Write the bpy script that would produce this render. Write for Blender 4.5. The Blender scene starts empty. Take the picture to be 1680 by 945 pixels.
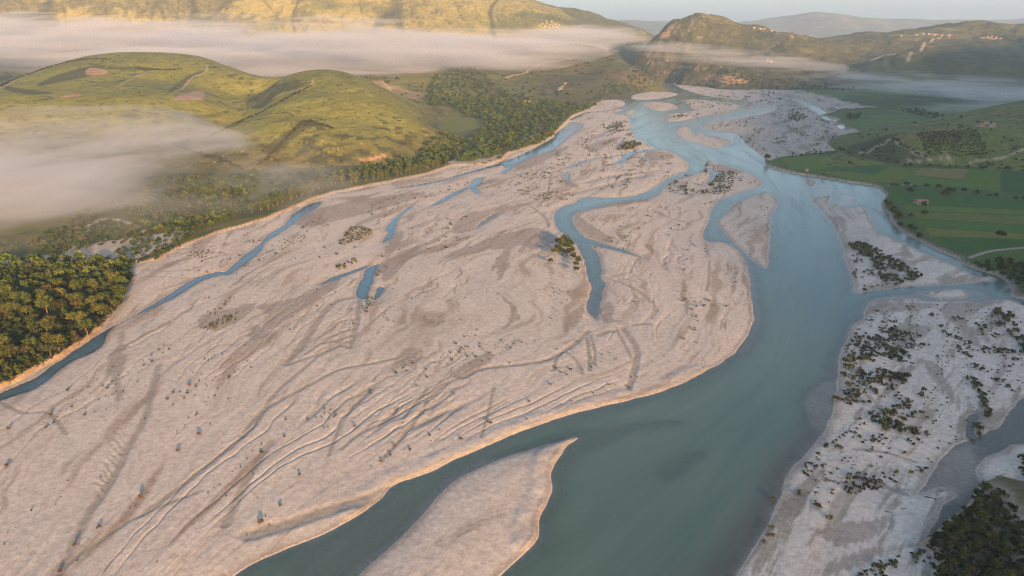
import bpy, math, random
import numpy as np

# ------------------------------------------------------------------ set-up
sc = bpy.context.scene
H = 150.0                      # camera height over the river, metres
FPX = 1250.0                   # focal length in photograph pixels (1680 wide)
PITCH = math.atan((472.5 - 50.0) / FPX)
cam_d = bpy.data.cameras.new('camera')
cam = bpy.data.objects.new('camera', cam_d)
sc.collection.objects.link(cam)
cam.location = (0, 0, H)
cam.rotation_euler = (math.pi / 2 - PITCH, 0, 0)
cam_d.sensor_width = 36.0
cam_d.lens = 36.0 * FPX / 1680.0
cam_d.clip_start = 1.0
cam_d.clip_end = 80000.0
sc.camera = cam

SUN_AZ = math.radians(21.0)    # the sun stands behind the camera, to the right
SUN_EL = math.radians(10.0)
sun_dir = np.array([math.sin(SUN_AZ) * math.cos(SUN_EL), -math.cos(SUN_AZ) * math.cos(SUN_EL), math.sin(SUN_EL)])
world = bpy.data.worlds.new('World')
sc.world = world
world.use_nodes = True
wn, wl = world.node_tree.nodes, world.node_tree.links
wn.clear()
w_out = wn.new('ShaderNodeOutputWorld')
w_bg = wn.new('ShaderNodeBackground')
sky = wn.new('ShaderNodeTexSky')
sky.sky_type = 'NISHITA'
sky.sun_disc = False
sky.sun_elevation = SUN_EL
sky.sun_rotation = math.atan2(sun_dir[0], sun_dir[1])
sky.air_density = 0.85
sky.dust_density = 2.6
sky.ozone_density = 1.8
# thin streaky high cloud mixed into the sky
w_tc = wn.new('ShaderNodeTexCoord')
w_map = wn.new('ShaderNodeMapping')
w_map.inputs['Scale'].default_value = (2.2, 2.2, 34.0)
w_no = wn.new('ShaderNodeTexNoise')
w_no.inputs['Scale'].default_value = 1.6
w_no.inputs['Detail'].default_value = 6.0
w_no.inputs['Roughness'].default_value = 0.55
w_rmp = wn.new('ShaderNodeMapRange')
w_rmp.inputs['From Min'].default_value = 0.44
w_rmp.inputs['From Max'].default_value = 0.72
w_rmp.inputs['To Max'].default_value = 0.55
w_mix = wn.new('ShaderNodeMix')
w_mix.data_type = 'RGBA'
w_mix.inputs[7].default_value = (1.35, 1.25, 1.25, 1)
wl.new(w_tc.outputs['Generated'], w_map.inputs['Vector'])
wl.new(w_map.outputs['Vector'], w_no.inputs['Vector'])
wl.new(w_no.outputs['Fac'], w_rmp.inputs['Value'])
wl.new(w_rmp.outputs['Result'], w_mix.inputs[0])
wl.new(sky.outputs['Color'], w_mix.inputs[6])
wl.new(w_mix.outputs[2], w_bg.inputs['Color'])
w_bg.inputs['Strength'].default_value = 0.13
wl.new(w_bg.outputs['Background'], w_out.inputs['Surface'])

sun_l = bpy.data.lights.new('sun', 'SUN')
sun_l.energy = 5.0
sun_l.angle = math.radians(1.6)
sun_l.color = (1.0, 0.555, 0.215)
sun_o = bpy.data.objects.new('sun', sun_l)
sc.collection.objects.link(sun_o)
from mathutils import Vector
sun_o.rotation_euler = Vector(sun_dir).to_track_quat('Z', 'Y').to_euler()
sun_o.location = (300, -600, 900)

vs = sc.view_settings
vs.view_transform = 'Standard'
vs.look = 'None'
vs.exposure = 1.6
vs.gamma = 1.0
vs.use_curve_mapping = False
sc.cycles.use_denoising = True
sc.cycles.denoising_prefilter = 'NONE'
sc.cycles.filter_width = 1.2
sc.cycles.volume_bounces = 2
sc.cycles.max_bounces = 6
sc.cycles.transparent_max_bounces = 8
HAZE_DENSITY = 7.0e-5

# ------------------------------------------------------------------ helpers
rng = np.random.default_rng(11)
random.seed(5)
SP, CP = math.sin(PITCH), math.cos(PITCH)

def ray(px, py):
    a = (np.asarray(px, float) - 840.0) / FPX
    b = (472.5 - np.asarray(py, float)) / FPX
    return a, CP + b * SP, -SP + b * CP

def gnd(px, py, z=0.0):
    """photo pixel -> point of the level z"""
    dx, dy, dz = ray(px, py)
    t = (z - H) / dz
    return dx * t, dy * t

def at(px, py, r):
    """photo pixel at forward distance r -> x, y, z"""
    dx, dy, dz = ray(px, py)
    t = r / dy
    return float(dx * t), float(dy * t), float(H + dz * t)

def _hash(ix, iy, seed):
    h = (ix.astype(np.int64) * 374761393 + iy.astype(np.int64) * 668265263 + seed * 1442695041) & 0xFFFFFFFF
    h = ((h ^ (h >> 13)) * 1274126177) & 0xFFFFFFFF
    h = h ^ (h >> 16)
    return h.astype(np.float64) / 4294967295.0

def noise(x, y, seed=0):
    x0, y0 = np.floor(x), np.floor(y)
    fx, fy = x - x0, y - y0
    ux = fx * fx * fx * (fx * (fx * 6 - 15) + 10)
    uy = fy * fy * fy * (fy * (fy * 6 - 15) + 10)
    def g(ix, iy, ax, ay):
        a = _hash(ix, iy, seed) * 6.2831853
        return np.cos(a) * ax + np.sin(a) * ay
    n00 = g(x0, y0, fx, fy); n10 = g(x0 + 1, y0, fx - 1, fy)
    n01 = g(x0, y0 + 1, fx, fy - 1); n11 = g(x0 + 1, y0 + 1, fx - 1, fy - 1)
    a = n00 + (n10 - n00) * ux
    b = n01 + (n11 - n01) * ux
    return 1.5 * (a + (b - a) * uy)

def fbm(x, y, o=4, seed=0, gain=0.5):
    s, amp, f, t = 0.0, 1.0, 1.0, 0.0
    for i in range(o):
        s = s + amp * noise(x * f + 17.3 * i, y * f - 9.1 * i, seed + i)
        t += amp; amp *= gain; f *= 2.03
    return s / t

def sstep(a, b, x):
    t = np.clip((x - a) / (b - a), 0, 1)
    return t * t * (3 - 2 * t)

def mixc(c, d, t):
    return c * (1 - t[:, None]) + np.asarray(d, float)[None, :] * t[:, None]

def smooth_closed(pts, n=4):
    p = np.array(pts, float)
    out = []
    m = len(p)
    for i in range(m):
        a, b, c, d = p[i - 1], p[i], p[(i + 1) % m], p[(i + 2) % m]
        for k in range(n):
            t = k / n
            out.append(0.5 * (2 * b + (c - a) * t + (2 * a - 5 * b + 4 * c - d) * t * t + (3 * b - a - 3 * c + d) * t ** 3))
    return np.array(out)

def smooth_open(pts, n=5):
    p = np.array(pts, float)
    p = np.vstack([2 * p[0] - p[1], p, 2 * p[-1] - p[-2]])
    out = []
    for i in range(1, len(p) - 2):
        a, b, c, d = p[i - 1], p[i], p[i + 1], p[i + 2]
        for k in range(n):
            t = k / n
            out.append(0.5 * (2 * b + (c - a) * t + (2 * a - 5 * b + 4 * c - d) * t * t + (3 * b - a - 3 * c + d) * t ** 3))
    out.append(p[-2])
    return np.array(out)

class Poly:
    """closed outline given in photo pixels, laid on the plain; signed distance, negative inside"""
    def __init__(s, pts, z=0.0, world=False, sub=4):
        p = smooth_closed(pts, sub) if sub > 1 else np.array(pts, float)
        if not world:
            x, y = gnd(p[:, 0], p[:, 1], z)
            p = np.stack([x, y], 1)
        s.p = p
    def sd(s, x, y, margin=40.0):
        out = np.full(x.shape, margin)
        lo, hi = s.p.min(0) - margin, s.p.max(0) + margin
        idx = np.nonzero((x > lo[0]) & (x < hi[0]) & (y > lo[1]) & (y < hi[1]))[0]
        if len(idx) == 0: return out
        X, Y = x[idx], y[idx]
        d2 = np.full(len(idx), margin * margin)
        ins = np.zeros(len(idx), bool)
        q = np.roll(s.p, -1, 0)
        for (ax, ay), (bx, by) in zip(s.p, q):
            c = ((ay > Y) != (by > Y))
            if ay != by:
                ins ^= c & (X < (bx - ax) * (Y - ay) / (by - ay) + ax)
            m = np.nonzero((X > min(ax, bx) - margin) & (X < max(ax, bx) + margin) & (Y > min(ay, by) - margin) & (Y < max(ay, by) + margin))[0]
            if len(m) == 0: continue
            ex, ey = bx - ax, by - ay
            L = ex * ex + ey * ey + 1e-9
            xm, ym = X[m], Y[m]
            t = np.clip(((xm - ax) * ex + (ym - ay) * ey) / L, 0, 1)
            dd = (xm - ax - t * ex) ** 2 + (ym - ay - t * ey) ** 2
            d2[m] = np.minimum(d2[m], dd)
        d = np.sqrt(d2)
        out[idx] = np.where(ins, -d, d)
        return out

class Line:
    """open line in photo pixels with a half width in metres at each point"""
    def __init__(s, pts, w, z=0.0, world=False):
        p = smooth_open(np.array(pts, float), 5)
        if not world:
            x, y = gnd(p[:, 0], p[:, 1], z)
            p = np.stack([x, y], 1)
        s.p = p
        w = np.atleast_1d(np.array(w, float))
        s.w = np.interp(np.linspace(0, 1, len(p)), np.linspace(0, 1, len(w)), w) if len(w) > 1 else np.full(len(p), w[0])
    def sd(s, x, y, margin=15.0):
        out = np.full(x.shape, margin)
        lo, hi = s.p.min(0) - margin - 10, s.p.max(0) + margin + 10
        idx = np.nonzero((x > lo[0]) & (x < hi[0]) & (y > lo[1]) & (y < hi[1]))[0]
        if len(idx) == 0: return out
        X, Y = x[idx], y[idx]
        best = np.full(len(idx), margin)
        for i in range(len(s.p) - 1):
            ax, ay = s.p[i]; bx, by = s.p[i + 1]
            g = margin + 10
            m = np.nonzero((X > min(ax, bx) - g) & (X < max(ax, bx) + g) & (Y > min(ay, by) - g) & (Y < max(ay, by) + g))[0]
            if len(m) == 0: continue
            ex, ey = bx - ax, by - ay
            L = ex * ex + ey * ey + 1e-9
            t = np.clip(((X[m] - ax) * ex + (Y[m] - ay) * ey) / L, 0, 1)
            d = np.hypot(X[m] - ax - t * ex, Y[m] - ay - t * ey) - (s.w[i] * (1 - t) + s.w[i + 1] * t)
            best[m] = np.minimum(best[m], d)
        out[idx] = best
        return out

class TPS:
    def __init__(s, P, v, lam=1e-4):
        P = np.array(P, float) / 1000.0
        n = len(P)
        K = s.k(P[:, None, :] - P[None, :, :]) + lam * np.eye(n)
        A = np.zeros((n + 3, n + 3))
        A[:n, :n] = K
        Q = np.hstack([np.ones((n, 1)), P])
        A[:n, n:] = Q; A[n:, :n] = Q.T
        s.P = P
        s.c = np.linalg.solve(A, np.concatenate([np.array(v, float), np.zeros(3)]))
    def k(s, d):
        r2 = (d ** 2).sum(-1)
        return 0.5 * r2 * np.log(r2 + 1e-12)
    def __call__(s, x, y):
        x = np.asarray(x, float) / 1000.0; y = np.asarray(y, float) / 1000.0
        o = s.c[-3] + s.c[-2] * x + s.c[-1] * y
        for (a, b), c in zip(s.P, s.c[:-3]):
            r2 = (x - a) ** 2 + (y - b) ** 2
            o = o + c * 0.5 * r2 * np.log(r2 + 1e-12)
        return o

def link(o): sc.collection.objects.link(o); return o

def mesh_np(name, V, F, mat=None, colors=None, smooth=True, attrs=None):
    V = np.asarray(V, np.float32); F = np.asarray(F, np.int32)
    me = bpy.data.meshes.new(name)
    k = F.shape[1]
    me.vertices.add(len(V)); me.vertices.foreach_set('co', V.ravel())
    me.loops.add(F.size); me.loops.foreach_set('vertex_index', F.ravel())
    me.polygons.add(len(F))
    me.polygons.foreach_set('loop_start', np.arange(0, F.size, k, dtype=np.int32))
    try: me.polygons.foreach_set('loop_total', np.full(len(F), k, np.int32))
    except Exception: pass
    me.polygons.foreach_set('use_smooth', np.full(len(F), smooth))
    if colors is not None:
        a = me.color_attributes.new('Col', 'FLOAT_COLOR', 'POINT')
        c = np.ones((len(V), 4), np.float32); c[:, :3] = colors
        a.data.foreach_set('color', c.ravel())
    for n_, v_ in (attrs or {}).items():
        a = me.attributes.new(n_, 'FLOAT', 'POINT')
        a.data.foreach_set('value', np.asarray(v_, np.float32))
    me.update(calc_edges=True)
    if mat: me.materials.append(mat)
    return me

def put(name, me, kind=None, label=None, cat=None, group=None, parent=None, loc=None):
    o = bpy.data.objects.new(name, me)
    link(o)
    if loc is not None: o.location = loc
    tag(o, kind, label, cat, group)
    if parent: o.parent = parent
    return o

def tag(o, kind=None, label=None, cat=None, group=None):
    if kind: o['kind'] = kind
    if label: o['label'] = label
    if cat: o['category'] = cat
    if group: o['group'] = group
    return o

def grid_faces(nr, nc, mask=None, wrap=False):
    i = np.arange(nr - 1)[:, None]; j = np.arange(nc if wrap else nc - 1)[None, :]
    a = i * nc + j; b = i * nc + (j + 1) % nc
    F = np.stack([a, b, b + nc, a + nc], -1).reshape(-1, 4)
    if mask is not None: F = F[mask(F)]
    return F

def compact(V, F, *arrs):
    u, inv = np.unique(F, return_inverse=True)
    return (V[u], inv.reshape(F.shape)) + tuple(a[u] for a in arrs)

# ------------------------------------------------------------------ materials
def new_mat(name):
    m = bpy.data.materials.new(name); m.use_nodes = True
    m.node_tree.nodes.clear()
    return m, m.node_tree.nodes, m.node_tree.links

def ground_material(name, s1=1.4, s2=0.22, amp=0.35, bump=0.25, bump_scale=0.9, bdist=0.25, wet=False):
    """surface colour from the mesh's own colour attribute, broken up by two sizes of stone speckle"""
    m, n, l = new_mat(name)
    out = n.new('ShaderNodeOutputMaterial'); bs = n.new('ShaderNodeBsdfPrincipled')
    bs.inputs['Roughness'].default_value = 0.95
    bs.inputs['Specular IOR Level'].default_value = 0.15
    at_ = n.new('ShaderNodeVertexColor'); at_.layer_name = 'Col'
    geo = n.new('ShaderNodeNewGeometry')
    n1 = n.new('ShaderNodeTexNoise'); n1.inputs['Scale'].default_value = s1; n1.inputs['Detail'].default_value = 3; n1.inputs['Roughness'].default_value = 0.7
    n2 = n.new('ShaderNodeTexNoise'); n2.inputs['Scale'].default_value = s2; n2.inputs['Detail'].default_value = 5; n2.inputs['Roughness'].default_value = 0.65
    l.new(geo.outputs['Position'], n1.inputs['Vector']); l.new(geo.outputs['Position'], n2.inputs['Vector'])
    ad = n.new('ShaderNodeMath'); ad.operation = 'ADD'
    l.new(n1.outputs['Fac'], ad.inputs[0]); l.new(n2.outputs['Fac'], ad.inputs[1])
    mr = n.new('ShaderNodeMapRange')
    mr.inputs['From Min'].default_value = 0.6; mr.inputs['From Max'].default_value = 1.4
    mr.inputs['To Min'].default_value = 1 - amp; mr.inputs['To Max'].default_value = 1 + amp
    l.new(ad.outputs[0], mr.inputs['Value'])
    mu = n.new('ShaderNodeVectorMath'); mu.operation = 'SCALE'
    l.new(at_.outputs['Color'], mu.inputs[0]); l.new(mr.outputs['Result'], mu.inputs['Scale'])
    l.new(mu.outputs['Vector'], bs.inputs['Base Color'])
    n3 = n.new('ShaderNodeTexNoise'); n3.inputs['Scale'].default_value = bump_scale; n3.inputs['Detail'].default_value = 4; n3.inputs['Roughness'].default_value = 0.7
    l.new(geo.outputs['Position'], n3.inputs['Vector'])
    bp = n.new('ShaderNodeBump'); bp.inputs['Strength'].default_value = bump; bp.inputs['Distance'].default_value = bdist
    l.new(n3.outputs['Fac'], bp.inputs['Height']); l.new(bp.outputs['Normal'], bs.inputs['Normal'])
    if wet:
        a2 = n.new('ShaderNodeAttribute'); a2.attribute_name = 'wet'
        r2 = n.new('ShaderNodeMapRange'); r2.inputs['To Min'].default_value = 0.95; r2.inputs['To Max'].default_value = 0.75
        l.new(a2.outputs['Fac'], r2.inputs['Value']); l.new(r2.outputs['Result'], bs.inputs['Roughness'])
        r3 = n.new('ShaderNodeMapRange'); r3.inputs['To Min'].default_value = 0.12; r3.inputs['To Max'].default_value = 0.2
        l.new(a2.outputs['Fac'], r3.inputs['Value']); l.new(r3.outputs['Result'], bs.inputs['Specular IOR Level'])
    l.new(bs.outputs[0], out.inputs['Surface'])
    return m

def leaf_material(name, tint=(1, 1, 1), var=0.25):
    m, n, l = new_mat(name)
    out = n.new('ShaderNodeOutputMaterial')
    at_ = n.new('ShaderNodeVertexColor'); at_.layer_name = 'Col'
    oi = n.new('ShaderNodeObjectInfo')
    hs = n.new('ShaderNodeHueSaturation')
    r1 = n.new('ShaderNodeMapRange'); r1.inputs['To Min'].default_value = 0.5 - 0.05; r1.inputs['To Max'].default_value = 0.5 + 0.035
    r2 = n.new('ShaderNodeMapRange'); r2.inputs['To Min'].default_value = 1 - var; r2.inputs['To Max'].default_value = 1 + var
    wn_ = n.new('ShaderNodeTexWhiteNoise'); wn_.noise_dimensions = '1D'
    l.new(oi.outputs['Random'], r1.inputs['Value']); l.new(oi.outputs['Random'], wn_.inputs['W'])
    l.new(wn_.outputs['Value'], r2.inputs['Value'])
    l.new(r1.outputs['Result'], hs.inputs['Hue']); l.new(r2.outputs['Result'], hs.inputs['Value'])
    mu = n.new('ShaderNodeVectorMath'); mu.operation = 'MULTIPLY'; mu.inputs[1].default_value = tint
    l.new(at_.outputs['Color'], mu.inputs[0]); l.new(mu.outputs['Vector'], hs.inputs['Color'])
    df = n.new('ShaderNodeBsdfDiffuse'); tr = n.new('ShaderNodeBsdfTranslucent'); mx = n.new('ShaderNodeMixShader')
    mx.inputs[0].default_value = 0.22
    l.new(hs.outputs['Color'], df.inputs['Color']); l.new(hs.outputs['Color'], tr.inputs['Color'])
    l.new(df.outputs[0], mx.inputs[1]); l.new(tr.outputs[0], mx.inputs[2])
    l.new(mx.outputs[0], out.inputs['Surface'])
    return m

def plain_material(name, col, rough=0.9, ns=3.0, amp=0.2):
    m, n, l = new_mat(name)
    out = n.new('ShaderNodeOutputMaterial'); bs = n.new('ShaderNodeBsdfPrincipled')
    bs.inputs['Roughness'].default_value = rough; bs.inputs['Specular IOR Level'].default_value = 0.2
    no = n.new('ShaderNodeTexNoise'); no.inputs['Scale'].default_value = ns; no.inputs['Detail'].default_value = 4
    tc = n.new('ShaderNodeTexCoord'); l.new(tc.outputs['Object'], no.inputs['Vector'])
    mx = n.new('ShaderNodeMix'); mx.data_type = 'RGBA'
    mx.inputs[6].default_value = tuple(c * (1 - amp) for c in col) + (1,)
    mx.inputs[7].default_value = tuple(c * (1 + amp) for c in col) + (1,)
    l.new(no.outputs['Fac'], mx.inputs[0]); l.new(mx.outputs[2], bs.inputs['Base Color'])
    l.new(bs.outputs[0], out.inputs['Surface'])
    return m

def water_material():
    m, n, l = new_mat('silty river water')
    out = n.new('ShaderNodeOutputMaterial'); bs = n.new('ShaderNodeBsdfPrincipled')
    bs.inputs['IOR'].default_value = 1.33
    bs.inputs['Specular IOR Level'].default_value = 0.30
    bs.inputs['Roughness'].default_value = 0.12
    geo = n.new('ShaderNodeNewGeometry')
    aps, aph, cx = n.new('ShaderNodeAttribute'), n.new('ShaderNodeAttribute'), n.new('ShaderNodeCombineXYZ')
    aps.attribute_name = 'across'; aph.attribute_name = 'along'
    l.new(aps.outputs['Fac'], cx.inputs[0]); l.new(aph.outputs['Fac'], cx.inputs[1])
    no = n.new('ShaderNodeTexNoise'); no.inputs['Scale'].default_value = 1.0; no.inputs['Detail'].default_value = 6; no.inputs['Roughness'].default_value = 0.62; no.inputs['Distortion'].default_value = 0.6
    l.new(cx.outputs[0], no.inputs['Vector'])
    rr_ = n.new('ShaderNodeMapRange'); rr_.inputs['From Min'].default_value = 0.35; rr_.inputs['From Max'].default_value = 0.7
    rr_.inputs['To Min'].default_value = 0.06; rr_.inputs['To Max'].default_value = 0.30
    l.new(no.outputs['Fac'], rr_.inputs['Value']); l.new(rr_.outputs['Result'], bs.inputs['Roughness'])
    rp = n.new('ShaderNodeValToRGB')
    rp.color_ramp.elements[0].position = 0.3; rp.color_ramp.elements[0].color = (0.070, 0.124, 0.098, 1)
    rp.color_ramp.elements[1].position = 0.75; rp.color_ramp.elements[1].color = (0.100, 0.150, 0.122, 1)
    l.new(no.outputs['Fac'], rp.inputs['Fac'])
    ac, am = n.new('ShaderNodeAttribute'), n.new('ShaderNodeAttribute'); ac.attribute_name = 'calm'; am.attribute_name = 'mud'
    x1, x2 = n.new('ShaderNodeMix'), n.new('ShaderNodeMix'); x1.data_type = x2.data_type = 'RGBA'
    x1.inputs[7].default_value = (0.060, 0.118, 0.150, 1); x2.inputs[7].default_value = (0.105, 0.110, 0.092, 1)
    l.new(ac.outputs['Fac'], x1.inputs[0]); l.new(rp.outputs['Color'], x1.inputs[6])
    l.new(am.outputs['Fac'], x2.inputs[0]); l.new(x1.outputs[2], x2.inputs[6]); l.new(x2.outputs[2], bs.inputs['Base Color'])
    w = n.new('ShaderNodeTexNoise'); w.inputs['Scale'].default_value = 0.55; w.inputs['Detail'].default_value = 5; w.inputs['Roughness'].default_value = 0.62
    l.new(geo.outputs['Position'], w.inputs['Vector'])
    bp = n.new('ShaderNodeBump'); bp.inputs['Strength'].default_value = 0.5; bp.inputs['Distance'].default_value = 0.18
    l.new(w.outputs['Fac'], bp.inputs['Height']); l.new(bp.outputs['Normal'], bs.inputs['Normal'])
    dp = n.new('ShaderNodeAttribute'); dp.attribute_name = 'depth'
    m1 = n.new('ShaderNodeMath'); m1.operation = 'MULTIPLY'; m1.inputs[1].default_value = -2.4
    m2 = n.new('ShaderNodeMath'); m2.operation = 'EXPONENT'
    m3 = n.new('ShaderNodeMath'); m3.operation = 'SUBTRACT'; m3.inputs[0].default_value = 1.0
    l.new(dp.outputs['Fac'], m1.inputs[0]); l.new(m1.outputs[0], m2.inputs[0]); l.new(m2.outputs[0], m3.inputs[1])
    # shallow water lets the bed through
    tp = n.new('ShaderNodeBsdfTransparent'); mx = n.new('ShaderNodeMixShader'); clear = n.new('ShaderNodeMixShader'); gl = n.new('ShaderNodeBsdfGlossy')
    gl.inputs['Roughness'].default_value = 0.15; gl.inputs['Color'].default_value = (1, 1, 1, 1)
    fr = n.new('ShaderNodeFresnel'); fr.inputs['IOR'].default_value = 1.16
    l.new(bp.outputs['Normal'], gl.inputs['Normal'])
    l.new(fr.outputs[0], clear.inputs[0]); l.new(tp.outputs[0], clear.inputs[1]); l.new(gl.outputs[0], clear.inputs[2])
    l.new(m3.outputs[0], mx.inputs[0]); l.new(clear.outputs[0], mx.inputs[1]); l.new(bs.outputs[0], mx.inputs[2])
    l.new(mx.outputs[0], out.inputs['Surface'])
    return m

M_ground = ground_material('river gravel and soil', s1=2.2, s2=0.5, amp=0.42, bump=0.35, bump_scale=1.6, bdist=0.2, wet=True)
M_hill = ground_material('hill grass and scrub', s1=0.16, s2=0.045, amp=0.55, bump=0.8, bump_scale=0.09, bdist=3.0)
M_far = ground_material('far hill scrub', s1=0.03, s2=0.008, amp=0.4, bump=0.8, bump_scale=0.02, bdist=12.0)
M_water = water_material()
M_leaf = leaf_material('leaves')
M_dry = leaf_material('dry shrub leaves', var=0.3)
M_bark = plain_material('bark', (0.16, 0.12, 0.085))
M_wall = plain_material('house render', (0.32, 0.29, 0.25), ns=0.8, amp=0.12)
M_roof = plain_material('roof tiles', (0.30, 0.14, 0.085), ns=1.5)
M_glass = plain_material('window opening', (0.03, 0.035, 0.04), rough=0.3)
M_drift = plain_material('weathered driftwood', (0.10, 0.085, 0.07))

# ------------------------------------------------------------------ traced outlines of the plain (photo pixels)
MAIN = [(330,990),(380,945),(417,923),(467,900),(520,880),(560,860),(593,840),(627,815),(643,797),(703,773),(760,747),(793,733),(850,708),(893,693),(960,673),(1043,653),(1107,633),(1150,612),(1190,590),(1215,565),(1230,540),(1235,520),(1231,490),(1228,455),(1222,432),(1205,408),(1185,398),(1157,395),(1152,386),(1155,375),(1162,360),(1165,348),(1170,337),(1178,328),(1191,323),(1210,317),(1229,311),(1245,306),(1249,300),(1241,291),(1229,285),(1212,279),(1191,272),(1176,268),(1162,265),(1157,274),(1151,281),(1134,287),(1115,293),(1100,299),(1090,308),(1077,320),(1068,325),(1049,328),(1017,331),(989,338),(966,344),(950,348),(943,354),(940,364),(946,373),(956,385),(960,390),(970,392),(998,402),(1027,410),(1046,418),(1060,424),(1042,420),(1008,411),(979,405),(971,404),(977,410),(982,418),(986,428),(988,438),(989,446),(986,453),(990,460),(995,465),(991,477),(989,489),(986,501),(983,515),(977,525),(963,512),(960,502),(968,475),(963,458),(960,442),(957,428),(947,408),(940,397),(925,385),(913,375),(908,362),(908,352),(913,343),(927,337),(941,333),(950,326),(958,323),(979,324),(1008,324),(1040,321),(1064,312),(1077,305),(1090,295),(1104,288),(1127,280),(1128,274),(1128,268),(1121,261),(1111,255),(1096,248),(1080,243),(1066,240),(1057,234),(1046,229),(1038,223),(1036,211),(1033,202),(1031,195),(1027,190),(1010,187),(988,185),(985,183),(1000,180),(1019,175),(1026,170),(1015,162),(1008,156),(1025,153),(1070,149),(1087,147),(1088,141),(1080,133),(1066,122),(1054,112),(1062,110),(1076,118),(1095,128),(1107,139),(1126,148),(1158,157),(1192,162),(1221,166),(1249,169),(1272,171),(1274,176),(1265,184),(1230,191),(1192,198),(1162,202),(1152,207),(1156,211),(1173,215),(1202,218),(1217,226),(1223,236),(1240,248),(1253,259),(1258,271),(1268,275),(1300,284),(1345,290),(1390,298),(1427,303),(1443,307),(1456,321),(1449,334),(1450,343),(1461,350),(1463,361),(1472,371),(1488,384),(1508,393),(1526,404),(1549,414),(1576,425),(1580,432),(1603,441),(1635,450),(1653,461),(1662,475),(1664,486),(1690,494),(1760,520),(1760,535),(1690,506),(1650,492),(1611,498),(1588,495),(1550,494),(1512,494),(1501,490),(1468,489),(1442,492),(1425,500),(1419,519),(1415,525),(1402,534),(1396,546),(1388,563),(1383,574),(1378,593),(1375,622),(1374,640),(1370,656),(1366,680),(1350,713),(1327,743),(1293,777),(1283,810),(1267,850),(1253,877),(1230,913),(1210,945),(1180,995)]
LEFTCH = [(528,331),(514,333),(499,339),(480,352),(470,364),(457,375),(436,387),(432,393),(423,402),(400,419),(383,434),(370,445),(352,447),(324,455),(305,465),(286,477),(272,487),(248,500),(209,523),(183,536),(162,549),(148,557),(122,576),(91,595),(60,618),(0,645),(-120,700),(-120,720),(0,658),(60,636),(114,597),(152,578),(172,565),(176,551),(191,534),(238,511),(261,500),(286,488),(303,478),(322,466),(343,456),(362,451),(374,451),(390,442),(406,430),(427,413),(437,396),(457,383),(482,366),(503,350),(520,340)]
UPCH = [(937,200),(956,204),(952,211),(937,221),(931,227),(922,234),(907,246),(891,251),(876,256),(863,261),(848,270),(838,276),(829,284),(821,284),(829,275),(819,268),(838,261),(857,253),(876,244),(893,234),(907,227),(914,217),(930,206)]
POOLS = [
 [(779,293),(792,291),(790,297),(783,307),(788,318),(779,316),(769,307)],
 [(680,335),(670,339),(651,354),(638,366),(632,375),(637,381),(630,390),(627,398),(642,390),(648,381),(648,371),(657,354),(670,343)],
 [(624,433),(603,439),(597,450),(588,468),(583,479),(586,488),(597,490),(602,488),(604,482),(610,468),(614,453),(617,445)],
 [(620,471),(630,471),(634,468),(628,479),(620,488),(613,490),(616,481)],
 [(813,350),(806,356),(790,368),(780,376),(783,370),(797,358)],
 [(1585,685),(1596,678),(1608,682),(1603,695),(1599,708),(1605,722),(1590,725),(1582,710)],
 [(1680,652),(1661,669),(1642,696),(1623,706),(1600,717),(1585,723),(1560,734),(1547,749),(1531,768),(1522,782),(1514,796),(1499,809),(1511,811),(1529,806),(1546,801),(1557,805),(1566,812),(1558,820),(1546,830),(1540,845),(1526,865),(1517,879),(1524,884),(1537,875),(1551,864),(1566,846),(1583,836),(1597,818),(1611,796),(1604,772),(1613,757),(1642,742),(1661,732),(1700,722),(1800,690),(1800,620)],
 [(1373,206),(1386,207),(1382,212)],
 [(925,283),(931,283),(933,295),(928,296)],
]
THIN = [
 ([(1090,243),(1060,246),(1040,250),(1028,256),(1020,264),(1005,269),(990,272)], [7,6,5,4,4,2.5,1.5]),
 ([(1032,252),(1000,257),(965,262),(940,271),(925,277)], [3,1.8,1.8,2.4,1.2]),
 ([(1056,255),(1055,260),(1067,267),(1076,269)], [2,2,1.6,1]),
 ([(822,269),(800,275),(766,284),(728,295),(690,303),(651,308)], [3.5,2.6,2.2,2.2,2.4,1.2]),
 ([(770,306),(764,309),(748,316),(733,324),(718,333),(706,338)], [2,3,3.6,3,2,1]),
 ([(604,436),(571,448),(549,456),(525,466)], [1.6,2.2,2.4,1.0]),
 ([(1295,158),(1316,168),(1335,177),(1350,187),(1356,195),(1376,199)], [6,8,10,7,4,2]),
 ([(1414,237),(1400,237),(1384,239),(1373,244),(1358,250)], [2,3.4,4,3,1]),
 ([(1158,300),(1168,294),(1172,284),(1160,276)], [2,3,4,3]),
 ([(985,183),(960,186),(935,197)], [4,2,3]),
 ([(1200,160),(1240,158),(1290,163)], [4,3,2]), ([(1175,205),(1230,200),(1290,205),(1350,215)], [0.8,1.6,1.6,0.8]), ([(1230,240),(1290,228),(1340,226)], [0.8,1.3,0.8]),
 ([(1035,215),(1010,212),(990,218),(975,228)], [2,1.6,1.2,0.8]), ([(994,209),(1008,206)], [2.4,2.4]), ([(960,300),(1000,290),(1040,285),(1075,281)], [0.5,1,1.4,1.2]), ([(1090,312),(1120,318),(1150,318)], [1.5,2.4,1]),
 ([(938,320),(965,312),(1000,303),(1040,292),(1068,287)], [0.2,0.2,0.6,1.4,1.2]),
]
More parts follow.
